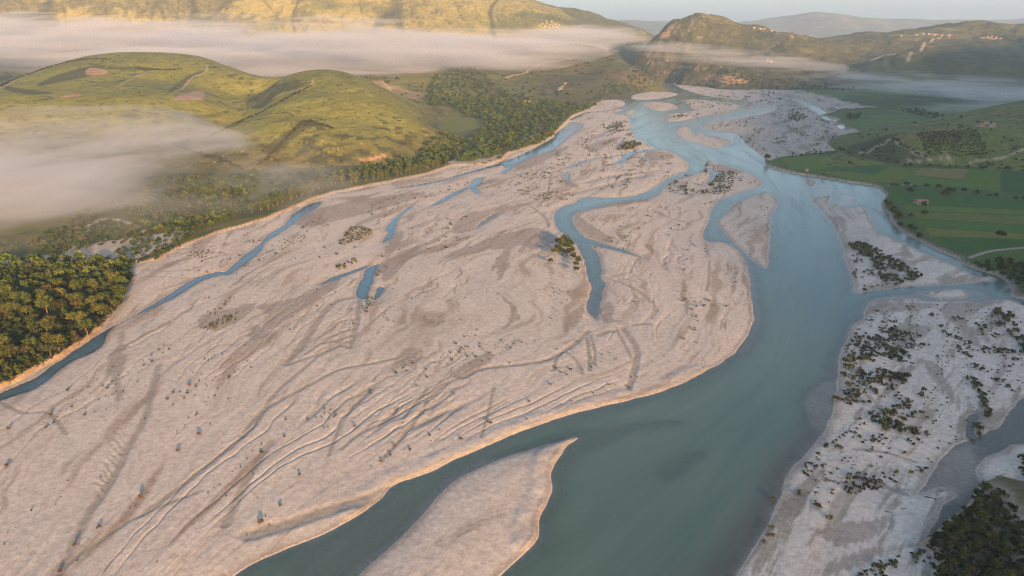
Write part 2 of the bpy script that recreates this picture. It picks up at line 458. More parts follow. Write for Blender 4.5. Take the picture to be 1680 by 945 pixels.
ISL = [
 [(1267,321),(1274,329),(1273,339),(1264,350),(1262,373),(1261,402),(1259,424),(1257,440),(1245,434),(1220,412),(1200,395),(1184,374),(1178,362),(1191,351),(1201,339),(1218,328),(1239,320),(1258,316)],
 [(560,990),(590,945),(640,900),(690,850),(735,800),(760,782),(820,755),(880,735),(945,718),(928,733),(912,757),(902,780),(905,803),(893,830),(882,855),(880,885),(850,915),(815,948),(780,990)],
 [(1028,156),(1067,150),(1105,152),(1110,156),(1086,161),(1048,164),(1032,160)],
 [(1055,171),(1070,167),(1097,169),(1112,177),(1086,182),(1070,179)],
 [(1093,192),(1099,186),(1122,185),(1135,181),(1133,175),(1125,168),(1131,163),(1164,165),(1192,168),(1213,173),(1211,178),(1183,186),(1154,190),(1128,196),(1112,199),(1095,199)],
 [(1108,213),(1122,207),(1130,211),(1137,222),(1142,221),(1147,215),(1162,225),(1177,224),(1198,232),(1196,236),(1173,242),(1147,236),(1122,229),(1110,221)],
 [(1334,327),(1363,321),(1357,332),(1375,337),(1393,341),(1413,338),(1422,350),(1431,368),(1440,382),(1458,389),(1479,398),(1504,411),(1526,420),(1560,434),(1583,445),(1603,454),(1626,454),(1631,459),(1594,463),(1526,468),(1492,469),(1458,473),(1427,477),(1409,481),(1401,479),(1402,466),(1395,443),(1387,420),(1383,400),(1368,370),(1359,357),(1343,339)],
 [(1323,294),(1338,298),(1329,307),(1324,301)],
 [(1025,187),(1032,181),(1042,182),(1036,188)],
 [(969,188),(1002,181),(1022,179),(1004,186),(980,190)],
 [(1522,479),(1575,476),(1587,487),(1550,490),(1524,486)],
]
SHOALS = [  # bars just under the surface: (outline, depth)
 ([(1330,640),(1358,628),(1366,650),(1360,690),(1335,700),(1322,670)], 0.07),
 ([(945,718),(1000,700),(1080,690),(1120,694),(1040,712),(960,735),(930,750)], 0.40),
 ([(1085,775),(1115,752),(1150,738),(1160,745),(1125,775),(1095,790)], 0.55),
 ([(1357,300),(1370,306),(1366,318),(1340,322),(1330,312)], 0.10),
 ([(1385,318),(1403,322),(1397,334),(1375,337),(1378,325)], 0.04),
 ([(1440,494),(1500,480),(1580,474),(1610,478),(1620,490),(1560,497),(1500,492)], 0.12),
 ([(1512,806),(1530,780),(1555,745),(1585,728),(1602,738),(1600,762),(1592,800),(1570,815),(1545,805),(1525,808)], 0.05),
 ([(1170,395),(1195,400),(1222,430),(1240,480),(1240,540),(1215,580),(1225,520),(1220,450),(1200,415)], 0.10),
 ([(560,975),(592,935),(640,890),(690,842),(732,795),(765,772),(800,752),(770,790),(735,815),(695,862),(645,915),(600,960)], 0.07),
 ([(963,512),(958,495),(966,470),(972,480),(972,505),(970,518)], 0.05),
 ([(500,900),(640,835),(740,780),(760,775),(700,830),(600,910),(530,960),(480,960)], 0.35),
 ([(1205,228),(1200,220),(1160,216),(1150,210),(1165,222),(1190,228),(1198,236)], 0.1),
 ([(972,404),(958,398),(950,397),(960,402)], 0.02),
]
LEFTBANK = [(1086,146),(1060,147),(1020,152),(1000,158),(985,168),(968,178),(940,190),(917,212),(905,224),(880,238),(835,252),(822,263),(800,270),(775,272),(742,272),(700,287),(620,303),(545,318),(515,327),(480,342),(440,360),(400,372),(355,385),(310,402),(285,412),(262,428),(218,434),(217,450),(224,458),(208,478),(200,490),(185,515),(165,540),(150,552),(105,583),(70,603),(20,630),(-20,648),(-400,830),(-1200,800),(-4000,100),(-1500,72),(600,72),(1040,105),(1060,115)]
RIGHTBANK = [(1256,262),(1258,270),(1270,276),(1305,285),(1345,291),(1392,299),(1430,304),(1444,308),(1456,321),(1448,334),(1450,344),(1461,351),(1464,362),(1473,372),(1489,385),(1510,394),(1530,406),(1555,416),(1576,425),(1580,433),(1605,442),(1636,451),(1655,462),(1664,474),(1668,486),(1720,500),(2400,600),(2400,150),(1700,120),(1420,140),(1300,147),(1330,152),(1400,170),(1440,177),(1380,181),(1352,188),(1378,201),(1400,215),(1412,232),(1400,241),(1360,250),(1307,257),(1278,260),(1264,266)]
BRBANK = [(1512,895),(1530,882),(1552,864),(1567,847),(1584,837),(1598,819),(1612,797),(1640,788),(1672,795),(1690,790),(1800,790),(1800,1000),(1530,1000),(1540,930),(1528,905)]
WETS = [  # damp sand, darker and browner than the gravel
 [(640,300),(680,296),(735,292),(700,302),(660,310)], [(480,355),(560,335),(640,322),(700,318),(640,340),(560,362),(500,375)],
 [(560,385),(600,368),(650,350),(690,330),(640,345),(585,368)], [(760,355),(800,345),(832,338),(840,342),(820,355),(790,372),(755,384),(740,380)],
 [(735,420),(780,402),(830,385),(880,376),(905,385),(912,398),(880,412),(850,404),(835,418),(828,450),(818,462),(816,430),(825,412),(790,414),(740,425)],
 [(940,366),(950,375),(968,390),(990,398),(1010,396),(985,380),(965,366),(955,352),(990,342),(1040,334),(1070,330),(1040,329),(990,337),(952,349)],
 [(925,528),(945,510),(958,500),(958,515),(946,535),(928,548)], [(985,505),(1000,495),(1010,510),(1008,525),(1025,530),(1000,532),(985,525)],
 [(645,600),(665,575),(695,578),(690,592),(660,606)], [(750,612),(790,585),(808,580),(800,600),(770,622),(745,622)],
 [(420,505),(470,495),(530,470),(545,458),(560,455),(545,480),(500,510),(450,540),(425,545),(440,520)], [(408,545),(420,535),(435,540),(438,555),(420,560),(405,557)],
 [(330,520),(380,508),(420,500),(400,525),(360,545),(330,540)], [(600,440),(620,432),(650,420),(690,405),(660,440),(632,465),(625,450)],
 [(640,392),(655,380),(660,386),(650,410),(630,430)], [(480,340),(520,345),(600,332),(640,330),(560,355),(490,372)],
 [(1508,591),(1538,602),(1548,618),(1562,640),(1575,673),(1566,668),(1545,642),(1526,620)], [(1545,500),(1600,497),(1612,510),(1585,525),(1605,560),(1610,572),(1590,565),(1565,535),(1545,520)],
 [(1329,873),(1362,868),(1410,860),(1467,849),(1448,872),(1410,896),(1371,898),(1348,885)], [(1512,889),(1486,896),(1444,904),(1390,912),(1362,927),(1333,945),(1370,948),(1420,925),(1470,908),(1510,898)],
 [(1455,545),(1480,535),(1530,540),(1500,560),(1470,560)], [(1290,810),(1310,800),(1325,815),(1320,845),(1285,855),(1278,840)],
 [(1400,268),(1380,262),(1410,256),(1430,262)], [(1176,270),(1200,272),(1222,282),(1210,286),(1180,284)],
 [(925,296),(940,300),(950,310),(930,306)], [(836,262),(880,256),(935,240),(900,262),(850,278)],
 [(960,243),(985,232),(1020,226),(1000,238),(975,250)], [(1060,250),(1090,250),(1108,258),(1085,264),(1064,262)],
 [(175,540),(205,500),(218,486),(205,492),(188,520)], [(190,660),(200,652),(207,556),(196,548),(188,570),(178,600)],
 [(1395,505),(1490,498),(1540,502),(1500,512),(1440,515)], [(1225,560),(1240,525),(1233,470),(1228,500),(1225,530)],
]
GULLY = [  # dry rills: (line, half width, depth)
 ([(410,880),(470,862),(540,839),(600,821),(640,806)], 3.0, 1.3),
 ([(98,945),(123,895),(150,840),(190,780),(215,730),(238,690),(250,645),(262,600)], 1.5, 0.9),
 ([(370,864),(400,800),(425,755),(445,728)], 1.6, 0.8),
 ([(398,718),(430,678),(470,655),(520,628),(560,608),(605,600),(650,590)], 1.2, 0.8),
 ([(398,718),(420,700),(450,650),(520,590),(560,560)], 1.0, 0.6),
 ([(230,850),(300,800),(350,760),(400,720)], 1.2, 0.6), ([(110,930),(180,880),(240,845),(330,810)], 0.9, 0.4),
 ([(560,740),(590,715),(640,690),(650,670)], 0.9, 0.6), ([(625,758),(660,720),(690,680),(700,660)], 1.0, 0.7),
 ([(965,545),(950,560),(930,575),(900,592),(860,600),(790,608),(760,622)], 1.5, 1.0),
 ([(922,580),(912,592),(908,610)], 0.9, 0.7), ([(928,580),(945,595),(955,616)], 0.9, 0.7),
 ([(962,556),(965,580),(967,610)], 1.0, 0.8), ([(968,552),(975,580),(974,600)], 0.8, 0.6),
 ([(1020,540),(1035,560),(1044,580),(1040,610),(1030,640)], 1.6, 0.9), ([(1010,540),(1025,570),(1035,590)], 0.8, 0.5),
 ([(982,552),(995,547),(1005,545)], 2.0, 0.9), ([(1040,536),(1055,534),(1066,535)], 1.4, 0.7),
 ([(990,455),(1010,462),(1030,470),(1055,485),(1066,498)], 1.2, 0.7), ([(1000,455),(1020,452),(1035,448)], 0.8, 0.5),
 ([(1005,462),(1030,460),(1045,466)], 0.7, 0.5), ([(590,492),(585,530),(580,550),(575,570)], 1.6, 0.9),
 ([(583,540),(560,548),(535,558)], 1.2, 0.8), ([(582,550),(555,560),(530,566)], 1.2, 0.8), ([(580,560),(560,566),(545,574)], 1.0, 0.8),
 ([(585,525),(560,530),(540,545)], 1.0, 0.7), ([(470,600),(500,560),(520,530),(545,500),(580,488)], 2.0, 0.8),
 ([(500,585),(540,560),(570,575)], 0.9, 0.5), ([(475,600),(520,585),(560,570),(575,572)], 1.2, 0.8),
 ([(925,290),(918,282),(922,275)], 1.2, 0.8), ([(880,342),(895,325),(900,310),(905,285),(925,276)], 1.2, 0.7),
 ([(870,340),(885,350),(897,362),(900,374)], 1.4, 0.8), ([(930,270),(960,262),(1000,258)], 1.0, 0.4),
 ([(1080,340),(1100,345),(1125,348),(1112,352)], 1.0, 0.5), ([(1050,348),(1075,350),(1100,360),(1110,363)], 1.2, 0.6),
 ([(1160,420),(1158,405),(1155,398)], 1.2, 0.6), ([(1158,480),(1162,460),(1163,430)], 0.9, 0.5),
 ([(270,412),(330,408),(370,402),(420,395)], 0.9, 0.8), ([(300,425),(350,415),(380,420)], 0.9, 0.6), ([(330,430),(345,425),(370,420),(410,416)], 1.2, 0.7),
 ([(370,395),(380,382),(400,375),(425,365)], 0.9, 0.6), ([(240,455),(300,458),(325,455)], 0.8, 0.5), ([(235,445),(280,448),(330,440)], 0.8, 0.5),
 ([(700,640),(690,655),(660,690)], 0.9, 0.5), ([(810,640),(800,680),(790,720)], 0.7, 0.3), ([(610,640),(590,660),(560,700),(540,750)], 0.8, 0.4),
 ([(640,505),(600,540)], 0.8, 0.3), ([(205,740),(200,760),(180,800),(160,830)], 1.4, 0.5), ([(0,660),(40,680),(80,680),(110,715)], 0.9, 0.5),
 ([(1420,650),(1460,680),(1520,690)], 0.8, 0.3), ([(1400,740),(1450,745),(1500,760)], 0.8, 0.3), ([(1350,790),(1420,800),(1500,806)], 0.8, 0.3),
 ([(1440,795),(1465,805),(1485,812)], 1.6, 0.5),
]
FIELDS = [  # outline, colour, label
 ([(1282,263),(1330,258),(1392,258),(1405,268),(1385,271),(1340,284),(1300,281)], (0.085,0.115,0.035), 'light green pointed field on the headland at the bend of the river'),
 ([(1385,271),(1405,268),(1458,276),(1432,291),(1380,284)], (0.045,0.085,0.045), 'small dark bluish green field between paler fields'),
 ([(1340,286),(1380,284),(1432,291),(1460,277),(1506,279),(1492,292),(1470,303),(1440,304),(1392,296)], (0.100,0.115,0.035), 'yellowish green field between the hedge and the brown plot'),
 ([(1509,279),(1590,281),(1579,298),(1494,291)], (0.165,0.125,0.085), 'brown ploughed plot among the green fields'),
 ([(1592,281),(1640,284),(1640,318),(1560,310),(1474,304),(1496,293),(1580,299)], (0.080,0.115,0.035), 'mid green field right of the brown plot'),
 ([(1642,284),(1760,292),(1760,340),(1642,318)], (0.035,0.080,0.030), 'dark green field at the right edge'),
 ([(1462,312),(1560,318),(1700,335),(1700,348),(1480,338),(1458,330)], (0.050,0.090,0.032), 'dark green strip field below the hedge'),
 ([(1482,340),(1700,350),(1700,358),(1486,349)], (0.085,0.120,0.032), 'bright green narrow strip field'),
 ([(1488,351),(1700,360),(1700,374),(1494,362)], (0.105,0.110,0.042), 'olive strip field above a greener one'),
 ([(1496,364),(1700,376),(1700,388),(1510,376)], (0.060,0.105,0.034), 'plain green strip field between two olive ones'),
 ([(1514,378),(1700,390),(1700,398),(1528,392)], (0.125,0.115,0.040), 'yellow olive strip field near the bank'),
 ([(1532,394),(1700,400),(1690,412),(1620,416),(1575,420),(1556,412)], (0.042,0.080,0.028), 'dark green field on the bank by the narrow channel'),
 ([(1585,430),(1640,418),(1720,425),(1720,470),(1660,456)], (0.060,0.085,0.032), 'rough grass field by the track and the channel'),
]

W_polys = [Poly(p) for p in [MAIN, LEFTCH, UPCH] + POOLS]
T_lines = [Line(p, w) for p, w in THIN]
I_polys = [Poly(p) for p in ISL]
S_polys = [(Poly(p), d) for p, d in SHOALS]
P_left, P_right, P_br = Poly(LEFTBANK, sub=1), Poly(RIGHTBANK, sub=1), Poly(BRBANK, sub=1)
WET_p = [Poly(p) for p in WETS]
G_lines = [(Line(p, w * 0.5), w, d) for p, w, d in GULLY]
F_polys = [(Poly(p, sub=1), c) for p, c, _ in FIELDS]
FANS = [Poly(p) for p in ([(222,436),(300,405),(400,378),(440,372),(425,395),(375,435),(310,458),(230,470)], [(470,590),(520,525),(585,495),(592,570),(540,590)], [(990,445),(1070,438),(1085,512),(1010,500)], [(560,700),(640,590),(780,590),(740,680),(640,740)], [(300,560),(400,500),(520,480),(440,540),(340,590)], [(700,300),(900,262),(900,330),(760,345)])]
SCARPS = [Line(p, 1.0) for p in ([(593,838),(643,797),(703,773),(793,733),(893,693),(960,673),(1043,653),(1107,633),(1150,612)], [(945,718),(928,733),(912,757),(902,780),(905,803),(893,830),(882,855),(880,885)], [(965,512),(960,490),(963,458),(957,428),(947,408),(928,388)], [(908,352),(913,375),(930,390)])]
RIPPLE = Poly([(165,830),(150,800),(178,745),(190,705),(205,690),(207,730),(200,765),(185,800)])

# flow coordinates: psi runs across the current, phi along it
LANES = [
 [(1080,147),(1010,165),(930,200),(830,265),(700,298),(540,325),(400,415),(280,480),(150,565),(0,655),(-150,740)],
 [(1085,148),(1020,190),(940,262),(800,320),(640,400),(420,520),(250,660),(110,800),(20,945)],
 [(1088,149),(1040,215),(1000,280),(870,350),(700,440),(570,560),(450,690),(340,800),(200,945)],
 [(1090,150),(1060,225),(1080,290),(960,400),(900,560),(760,660),(600,760),(420,860),(330,945)],
 [(1095,150),(1130,235),(1200,290),(1150,420),(1150,560),(1030,640),(820,720),(640,815),(500,945)],
 [(1100,150),(1200,225),(1290,310),(1310,450),(1270,600),(1150,700),(1000,800),(850,945)],
 [(1110,148),(1280,210),(1400,330),(1420,450),(1395,560),(1360,700),(1280,830),(1210,945)],
 [(1120,146),(1340,200),(1460,330),(1600,450),(1550,560),(1500,690),(1420,800),(1370,945)],
 [(1130,146),(1420,200),(1560,330),(1760,450),(1650,560),(1640,690),(1560,800),(1530,945)],
]
_lp, _psi, _phi = [], [], []
for i, ln in enumerate(LANES):
    x, y = gnd(np.array([p[0] for p in ln], float), np.array([p[1] for p in ln], float))
    s = np.concatenate([[0], np.cumsum(np.hypot(np.diff(x), np.diff(y)))])
    for k in range(len(x)):
        if k == 0: continue
        _lp.append((x[k], y[k])); _psi.append(75.0 * i); _phi.append(s[k])
PSI, PHI = TPS(_lp, _psi, 1e-3), TPS(_lp, _phi, 1e-3)

def water_sd(x, y):
    d = np.full(x.shape, 40.0)
    for p in W_polys[1:]: d = np.minimum(d, p.sd(x, y))
    for l_ in T_lines: d = np.minimum(d, l_.sd(x, y, 40.0))
    side = d
    d = np.minimum(d, W_polys[0].sd(x, y))
    isl = np.full(x.shape, 40.0)
    for p in I_polys: isl = np.minimum(isl, p.sd(x, y))
    jit = 1.5 * fbm(x / 11.0, y / 11.0, 4, 71)
    return np.maximum(d, -isl) + jit * sstep(120, 300, np.hypot(x, y)) * 0.9, side

def ground(x, y, full=True):
    """height, albedo, wetness and region of the plain at x, y"""
    shp = x.shape
    R = np.hypot(x, y)
    wd, side = water_sd(x, y)
    lb, rb, bb = P_left.sd(x, y), P_right.sd(x, y), P_br.sd(x, y)
    bj = 1.2 * fbm(x / 14, y / 14, 3, 33)
    lb, rb, bb = lb + bj, rb + bj + 26 * fbm(x / 70, y / 50, 4, 34) * sstep(950, 1300, R), bb + bj
    psi, phi = PSI(x, y), PHI(x, y)
    wob = 14 * fbm(x / 60, y / 60, 3, 5)
    a = psi + wob
    st1 = fbm(a / 26, phi / 260, 3, 1)              # broad bars
    st2 = 1 - 2 * np.abs(noise(a / 13, phi / 150, 21)) # crests and rills along the current
    st3 = fbm(a / 4.5, phi / 40, 3, 31)
    near = sstep(900, 350, R)
    calm = sstep(-0.25, 0.3, fbm(psi / 70, phi / 150, 2, 95)) * sstep(345, 290, psi)
    h = 0.95 * (1 - np.exp(-np.clip(wd, 0, 40) / 9.0)) + 0.12
    mask = sstep(1.5, 14, wd)
    h = h + mask * (0.24 * st1 + 0.08 * st2 * calm + 0.085 * st3 * (0.4 + near) * (0.35 + 0.65 * calm)) + 0.05 * mask * fbm(x / 2.4, y / 2.4, 3, 91) + 0.06 * mask * fbm(a / 2.2, phi / 14, 3, 93) * near * calm
    rill = np.clip(1 - np.abs(noise((psi + 9 * fbm(x / 35, y / 35, 3, 8)) / 15, phi / 260, 44)) / 0.075, 0, 1)
    rillm = sstep(-0.1, 0.25, noise(psi / 60, phi / 120, 46)) * sstep(335, 285, psi)
    h = h - mask * 0.42 * rill * rillm
    fan = np.zeros(shp)
    for p in FANS: fan = np.maximum(fan, sstep(2, -5, p.sd(x, y) + 4 * fbm(x / 10, y / 10, 2, 131)))
    fr = np.clip(1 - np.abs(noise((psi + 5 * fbm(x / 14, y / 14, 3, 132)) / 6.5, phi / 55, 133)) / 0.16, 0, 1)
    h = h - 0.24 * fan * fr * mask
    gl = 0.5 * fan * fr
    gj = fbm(x / 5.0, y / 5.0, 3, 92)
    for ln, w, dp in G_lines:
        d = ln.sd(x, y, 6.0) + 0.45 * gj
        g = np.clip(1 - np.clip(d, 0, None) / (1.0 * w), 0, 1)
        rim = np.exp(-((d - 2.4 * w) / (0.9 * w)) ** 2)
        h = h - 0.27 * dp * g * g * (3 - 2 * g)
        gl = np.maximum(gl, g)
    rp = sstep(1, -3, RIPPLE.sd(x, y))
    h = h + 0.13 * rp * np.sin(phi / 0.5 + 7 * fbm(x / 6, y / 6, 3, 3)) * (1 + 0.6 * noise(x / 3, y / 3, 4))
    for ln in SCARPS:
        h = h + (0.40 + 0.45 * fbm(x / 12, y / 12, 3, 99)) * sstep(0.1, 1.2, wd) * sstep(9, 5, ln.sd(x, y)) * sstep(12, 3, wd)
    h = np.where(wd > 0, np.maximum(h, 0.03), h)
    # beds of the channels
    dep = np.clip(-wd * np.where(side < 0.5, 0.42, 0.12), 0, 2.6)
    dep = np.where(psi > 440, np.minimum(dep, 2.6 - 1.9 * sstep(480, 380, R)), dep)
    for p, d0 in S_polys:
        s = p.sd(x, y)
        k = sstep(9, -2.5, s + 2.5 * fbm(x / 12, y / 12, 2, 15))
        dep = dep * (1 - k) + np.minimum(dep, d0) * k
    h = np.where(wd <= 0, 0.12 * sstep(-0.8, 0, wd) - dep, h)
    # raised banks
    fl = 2.4 + 0.5 * fbm(x / 50, y / 50, 3, 51)
    for b in (lb, rb, bb):
        k = sstep(0.9, -1.3, b)
        h = h * (1 - k) + fl * k
    if not full: return h
    # ---------------- albedo
    n1 = fbm(x / 22, y / 22, 4, 61); n2 = fbm(a / 9, phi / 70, 4, 62); n4 = fbm(x / 2.2, y / 2.2, 2, 64)
    c = np.ones(shp + (3,)) * np.array([0.440, 0.390, 0.338])
    c = c * (1 + 0.07 * n1 + 0.10 * n2 + 0.09 * n4 + 0.08 * st3)[:, None]
    sand = sstep(0.18, 0.42, fbm(a / 20, phi / 120, 4, 65)) * sstep(-0.2, 0.3, fbm(x / 90, y / 90, 2, 66))
    c = mixc(c, (0.235, 0.185, 0.140), 0.8 * sand)
    right = sstep(400, 470, psi) * sstep(1000, 700, R)
    c = mixc(c, (0.30, 0.275, 0.245), 0.7 * sstep(330, 450, psi) * sstep(700, 1000, R))
    c = mixc(c, (0.115, 0.122, 0.062), 0.8 * sstep(380, 450, psi) * sstep(900, 1200, R) * sstep(0.08, 0.3, fbm(a / 24, phi / 90, 5, 88)))
    c = c * (1 + 0.14 * right)[:, None]
    c = mixc(c, (0.26, 0.225, 0.175), right * 0.8 * sstep(0.06, 0.20, fbm(a / 24, phi / 60, 6, 96, 0.6)))
    c = mixc(c, (0.275, 0.220, 0.165), 0.7 * sstep(0.10, 0.32, fbm(a / 9, phi / 110, 6, 97, 0.6) + 0.16 * fbm(psi / 50, phi / 120, 2, 98) - 0.10 * sstep(420, 250, R)) * (1 - right))
    dk = sstep(0.22, 0.34, fbm(a / 7, phi / 75, 6, 120, 0.62) + 0.22 * fbm(psi / 45, phi / 110, 2, 121) - 0.05) * sstep(250, 420, R) * (1 - right)
    c = mixc(c, (0.205, 0.170, 0.128), 0.75 * dk)
    lt = sstep(0.25, 0.45, fbm(a / 6, phi / 80, 5, 122, 0.6)) * (1 - dk)
    c = mixc(c, (0.49, 0.44, 0.385), 0.35 * lt)
    far = sstep(900, 1500, R)
    spk = sstep(0.25, 0.5, fbm(a / 5, phi / 22, 3, 67)) * sstep(-0.1, 0.35, fbm(psi / 60, phi / 160, 2, 68))
    c = mixc(c, (0.15, 0.14, 0.09), spk * (0.30 + 0.35 * far))
    wet = np.zeros(shp)
    wj = 3.2 * fbm(a / 5, phi / 45, 4, 69) + 1.2 * fbm(x / 4, y / 4, 3, 70)
    for p in WET_p:
        s = p.sd(x, y)
        wet = np.maximum(wet, sstep(0.9, -1.1, s + wj))
    edge = sstep(3.2, 0.4, wd + 1.0 * n1)
    wet = np.maximum(0.85 * wet, 0.8 * edge)
    c = mixc(c, (0.215, 0.172, 0.132), 0.74 * wet)
    c = mixc(c, (0.24, 0.215, 0.18), 0.75 * np.clip(gl + 0.5 * rill * rillm * mask, 0, 1) * (1 - wet))  # rills tinted darker to imitate the shadow lying in them
    c = np.where((wd <= 0)[:, None], np.array([0.46, 0.385, 0.305]) * (1 + 0.2 * n1)[:, None], c)
    # ---------------- left flood plain: grass, scrub and gravelly tracks
    g0 = np.array([0.105, 0.112, 0.040]) * np.ones(shp + (3,)) * (1 + 0.25 * n1 + 0.15 * n4)[:, None]
    g0 = mixc(g0, (0.055, 0.070, 0.028), sstep(0.0, 0.35, fbm(x / 40, y / 40, 4, 72)))
    g0 = mixc(g0, (0.15, 0.115, 0.055), 0.7 * sstep(0.1, 0.4, fbm(x / 30, y / 30, 3, 73)))
    for ln in TRACKS:
        g0 = mixc(g0, (0.36, 0.33, 0.29), sstep(1.5, -1.0, ln.sd(x, y) + 2.5 * fbm(x / 7, y / 7, 3, 74)))
    for p in BARE:
        g0 = mixc(g0, (0.36, 0.33, 0.29), sstep(0, -4, p.sd(x, y) + 11 * fbm(x / 11, y / 11, 3, 75)) * 0.9)
    for p, cc in LFIELDS:
        g0 = mixc(g0, cc, sstep(1, -2, p.sd(x, y)) * 0.85)
    kl = sstep(-0.2, -1.6, lb)
    c = c * (1 - kl[:, None]) + g0 * kl[:, None]
    # ---------------- right farmland
    g1 = np.array([0.062, 0.096, 0.026]) * np.ones(shp + (3,)) * (1 + 0.2 * n1 + 0.12 * n4)[:, None]
    vor = fbm(np.floor(x / 130 + 0.4 * np.floor(y / 90)), np.floor(y / 90), 1, 81)
    g1 = g1 * (1 + 0.35 * np.sin(7 * np.floor(x / 130 + 0.4 * np.floor(y / 90)) + 5 * np.floor(y / 90)) * sstep(1000, 1200, R))[:, None]
    fid = np.zeros(shp, int)
    for i, (p, cc) in enumerate(F_polys):
        s = p.sd(x, y)
        rows = 0.06 * np.sin((y + 0.12 * x) * 1.3) * sstep(900, 600, R)
        cc_ = np.array([cc[0] * 1.0, cc[1] * 1.15, cc[2] * 0.6])[None, :] * (1 + 0.12 * n4 + 0.10 * n1 + rows)[:, None]
        k = sstep(0.8, -0.8, s)[:, None]
        g1 = g1 * (1 - k) + cc_ * k
        fid = np.where(s < 0, i + 1, fid)
    for ln in RTRACKS:
        g1 = mixc(g1, (0.30, 0.26, 0.21), sstep(0.8, -0.5, ln.sd(x, y)))
    kr = sstep(-0.2, -1.6, rb)
    c = c * (1 - kr[:, None]) + g1 * kr[:, None]
    g2 = np.array([0.20, 0.175, 0.135]) * np.ones(shp + (3,)) * (1 + 0.25 * n1)[:, None]
    g2 = mixc(g2, (0.09, 0.085, 0.045), sstep(-0.1, 0.3, fbm(x / 15, y / 15, 3, 83)))
    kb = sstep(-0.2, -1.6, bb)
    c = c * (1 - kb[:, None]) + g2 * kb[:, None]
    # bare earth of the undercut banks
    for b in (lb, bb):
        e = np.exp(-((b + 0.1) / 0.75) ** 2)
        c = mixc(c, (0.34, 0.20, 0.10), 0.9 * e)
    c = mixc(c, (0.16, 0.12, 0.08), 0.7 * np.exp(-((rb + 0.1) / 1.1) ** 2))
    reg = np.where(lb < -0.3, 1, np.where((rb < -0.3), 2, np.where(bb < -0.3, 3, 0)))
    reg = np.where((reg == 2) & (fid > 0), 10 + fid, reg)
    return h, np.clip(c, 0.01, 0.9), wet, reg, wd

TRACKS = [Line([(80,455),(130,400),(150,372),(180,364),(215,372),(255,392),(300,396)], 2.0), Line([(-40,440),(60,428),(110,425),(170,405),(240,395),(300,385)], 5.0),
          Line([(840,170),(900,176),(940,176)], 2.0), Line([(215,430),(250,415),(280,400)], 3.5), Line([(740,270),(770,258),(800,250)], 4.0), Line([(860,230),(900,218)], 5.0)]
BARE = [Poly([(-60,432),(40,428),(110,420),(200,400),(285,385),(300,395),(260,410),(220,432),(120,440),(-60,462)]), Poly([(735,272),(765,262),(815,248),(822,262),(790,271)])]
LFIELDS = [(Poly([(690,215),(700,192),(745,188),(795,200),(790,212),(730,222)]), (0.13, 0.15, 0.045)), (Poly([(500,300),(540,288),(640,278),(700,262),(690,255),(560,275),(480,290)]), (0.085, 0.10, 0.045)),
           (Poly([(415,335),(405,310),(430,298),(475,292),(450,312),(420,345)]), (0.14, 0.145, 0.05)), (Poly([(300,330),(320,300),(400,295),(400,312)]), (0.11, 0.12, 0.045))]
RTRACKS = [Line([(1430,310),(1500,306)], 0.4), Line([(1590,428),(1620,418),(1650,414),(1700,410)], 1.3)]

# ------------------------------------------------------------------ the plain: one wide sheet, finest where the photo looks closest
ys = np.arange(1015, 64, -1.45)
gr = H / np.tan(PITCH + np.arctan((ys - 472.5) / FPX))
rr = np.concatenate([[4, 20, 50, 85, 115, 140, gr[0] * 0.94], gr, np.geomspace(gr[-1] * 1.06, 15500, 14)])
az_f = np.radians(np.arange(-45, 45.001, 0.078))
az = np.concatenate([np.radians(np.arange(-180, -45.01, 5.0)), az_f, np.radians(np.arange(50, 179.9, 5.0))])
A, Rg = np.meshgrid(az, rr)
GX, GY = (Rg * np.sin(A)).ravel(), (Rg * np.cos(A)).ravel()
gh, gc, gwet, greg, gwd = ground(GX, GY)
V = np.stack([GX, GY, gh], 1)
nc = len(az)
F = grid_faces(len(rr), nc, wrap=True)
freg = greg[F[:, 0]]
REG = {0: ('riverbed', 'pale gravel bed of the braided river with dry rills and damp sand'),
       1: ('floodplain', 'grassy flood plain on the left bank of the river'),
       2: ('farmland', 'green farmland on the right bank of the river'),
       3: ('terrace', 'sandy wooded terrace in the bottom right corner')}
for k in np.unique(freg):
    f = F[freg == k]
    v, f2, cc, ww = compact(V, f, gc, gwet)
    if k in REG: nm, lb_ = REG[int(k)]
    else: nm, lb_ = 'field', FIELDS[int(k) - 11][2]
    me = mesh_np(nm, v, f2, M_ground, cc, attrs={'wet': ww})
    put(nm, me, 'structure', lb_)
fm = (gh[F] < 0.10).any(1) & (np.abs(GX[F]).max(1) < 6000) & (Rg.ravel()[F].max(1) < 6000) & (gwd[F].min(1) < 0.3)
v, f2, hh = compact(V, F[fm], gh)
v = v.copy(); v[:, 2] = 0.0
put('river', mesh_np('river', v, f2, M_water, attrs={'depth': np.clip(-hh, 0, 5), 'calm': sstep(2.5, -0.5, water_sd(v[:, 0], v[:, 1])[1]), 'mud': sstep(415, 460, PSI(v[:, 0], v[:, 1])) * sstep(480, 380, np.hypot(v[:, 0], v[:, 1])), 'across': PSI(v[:, 0], v[:, 1]) / 16.0, 'along': PHI(v[:, 0], v[:, 1]) / 110.0}), 'structure', 'turquoise silty river and its side channels between gravel bars')

def gheight(x, y):
    return ground(np.atleast_1d(np.asarray(x, float)), np.atleast_1d(np.asarray(y, float)), full=False)

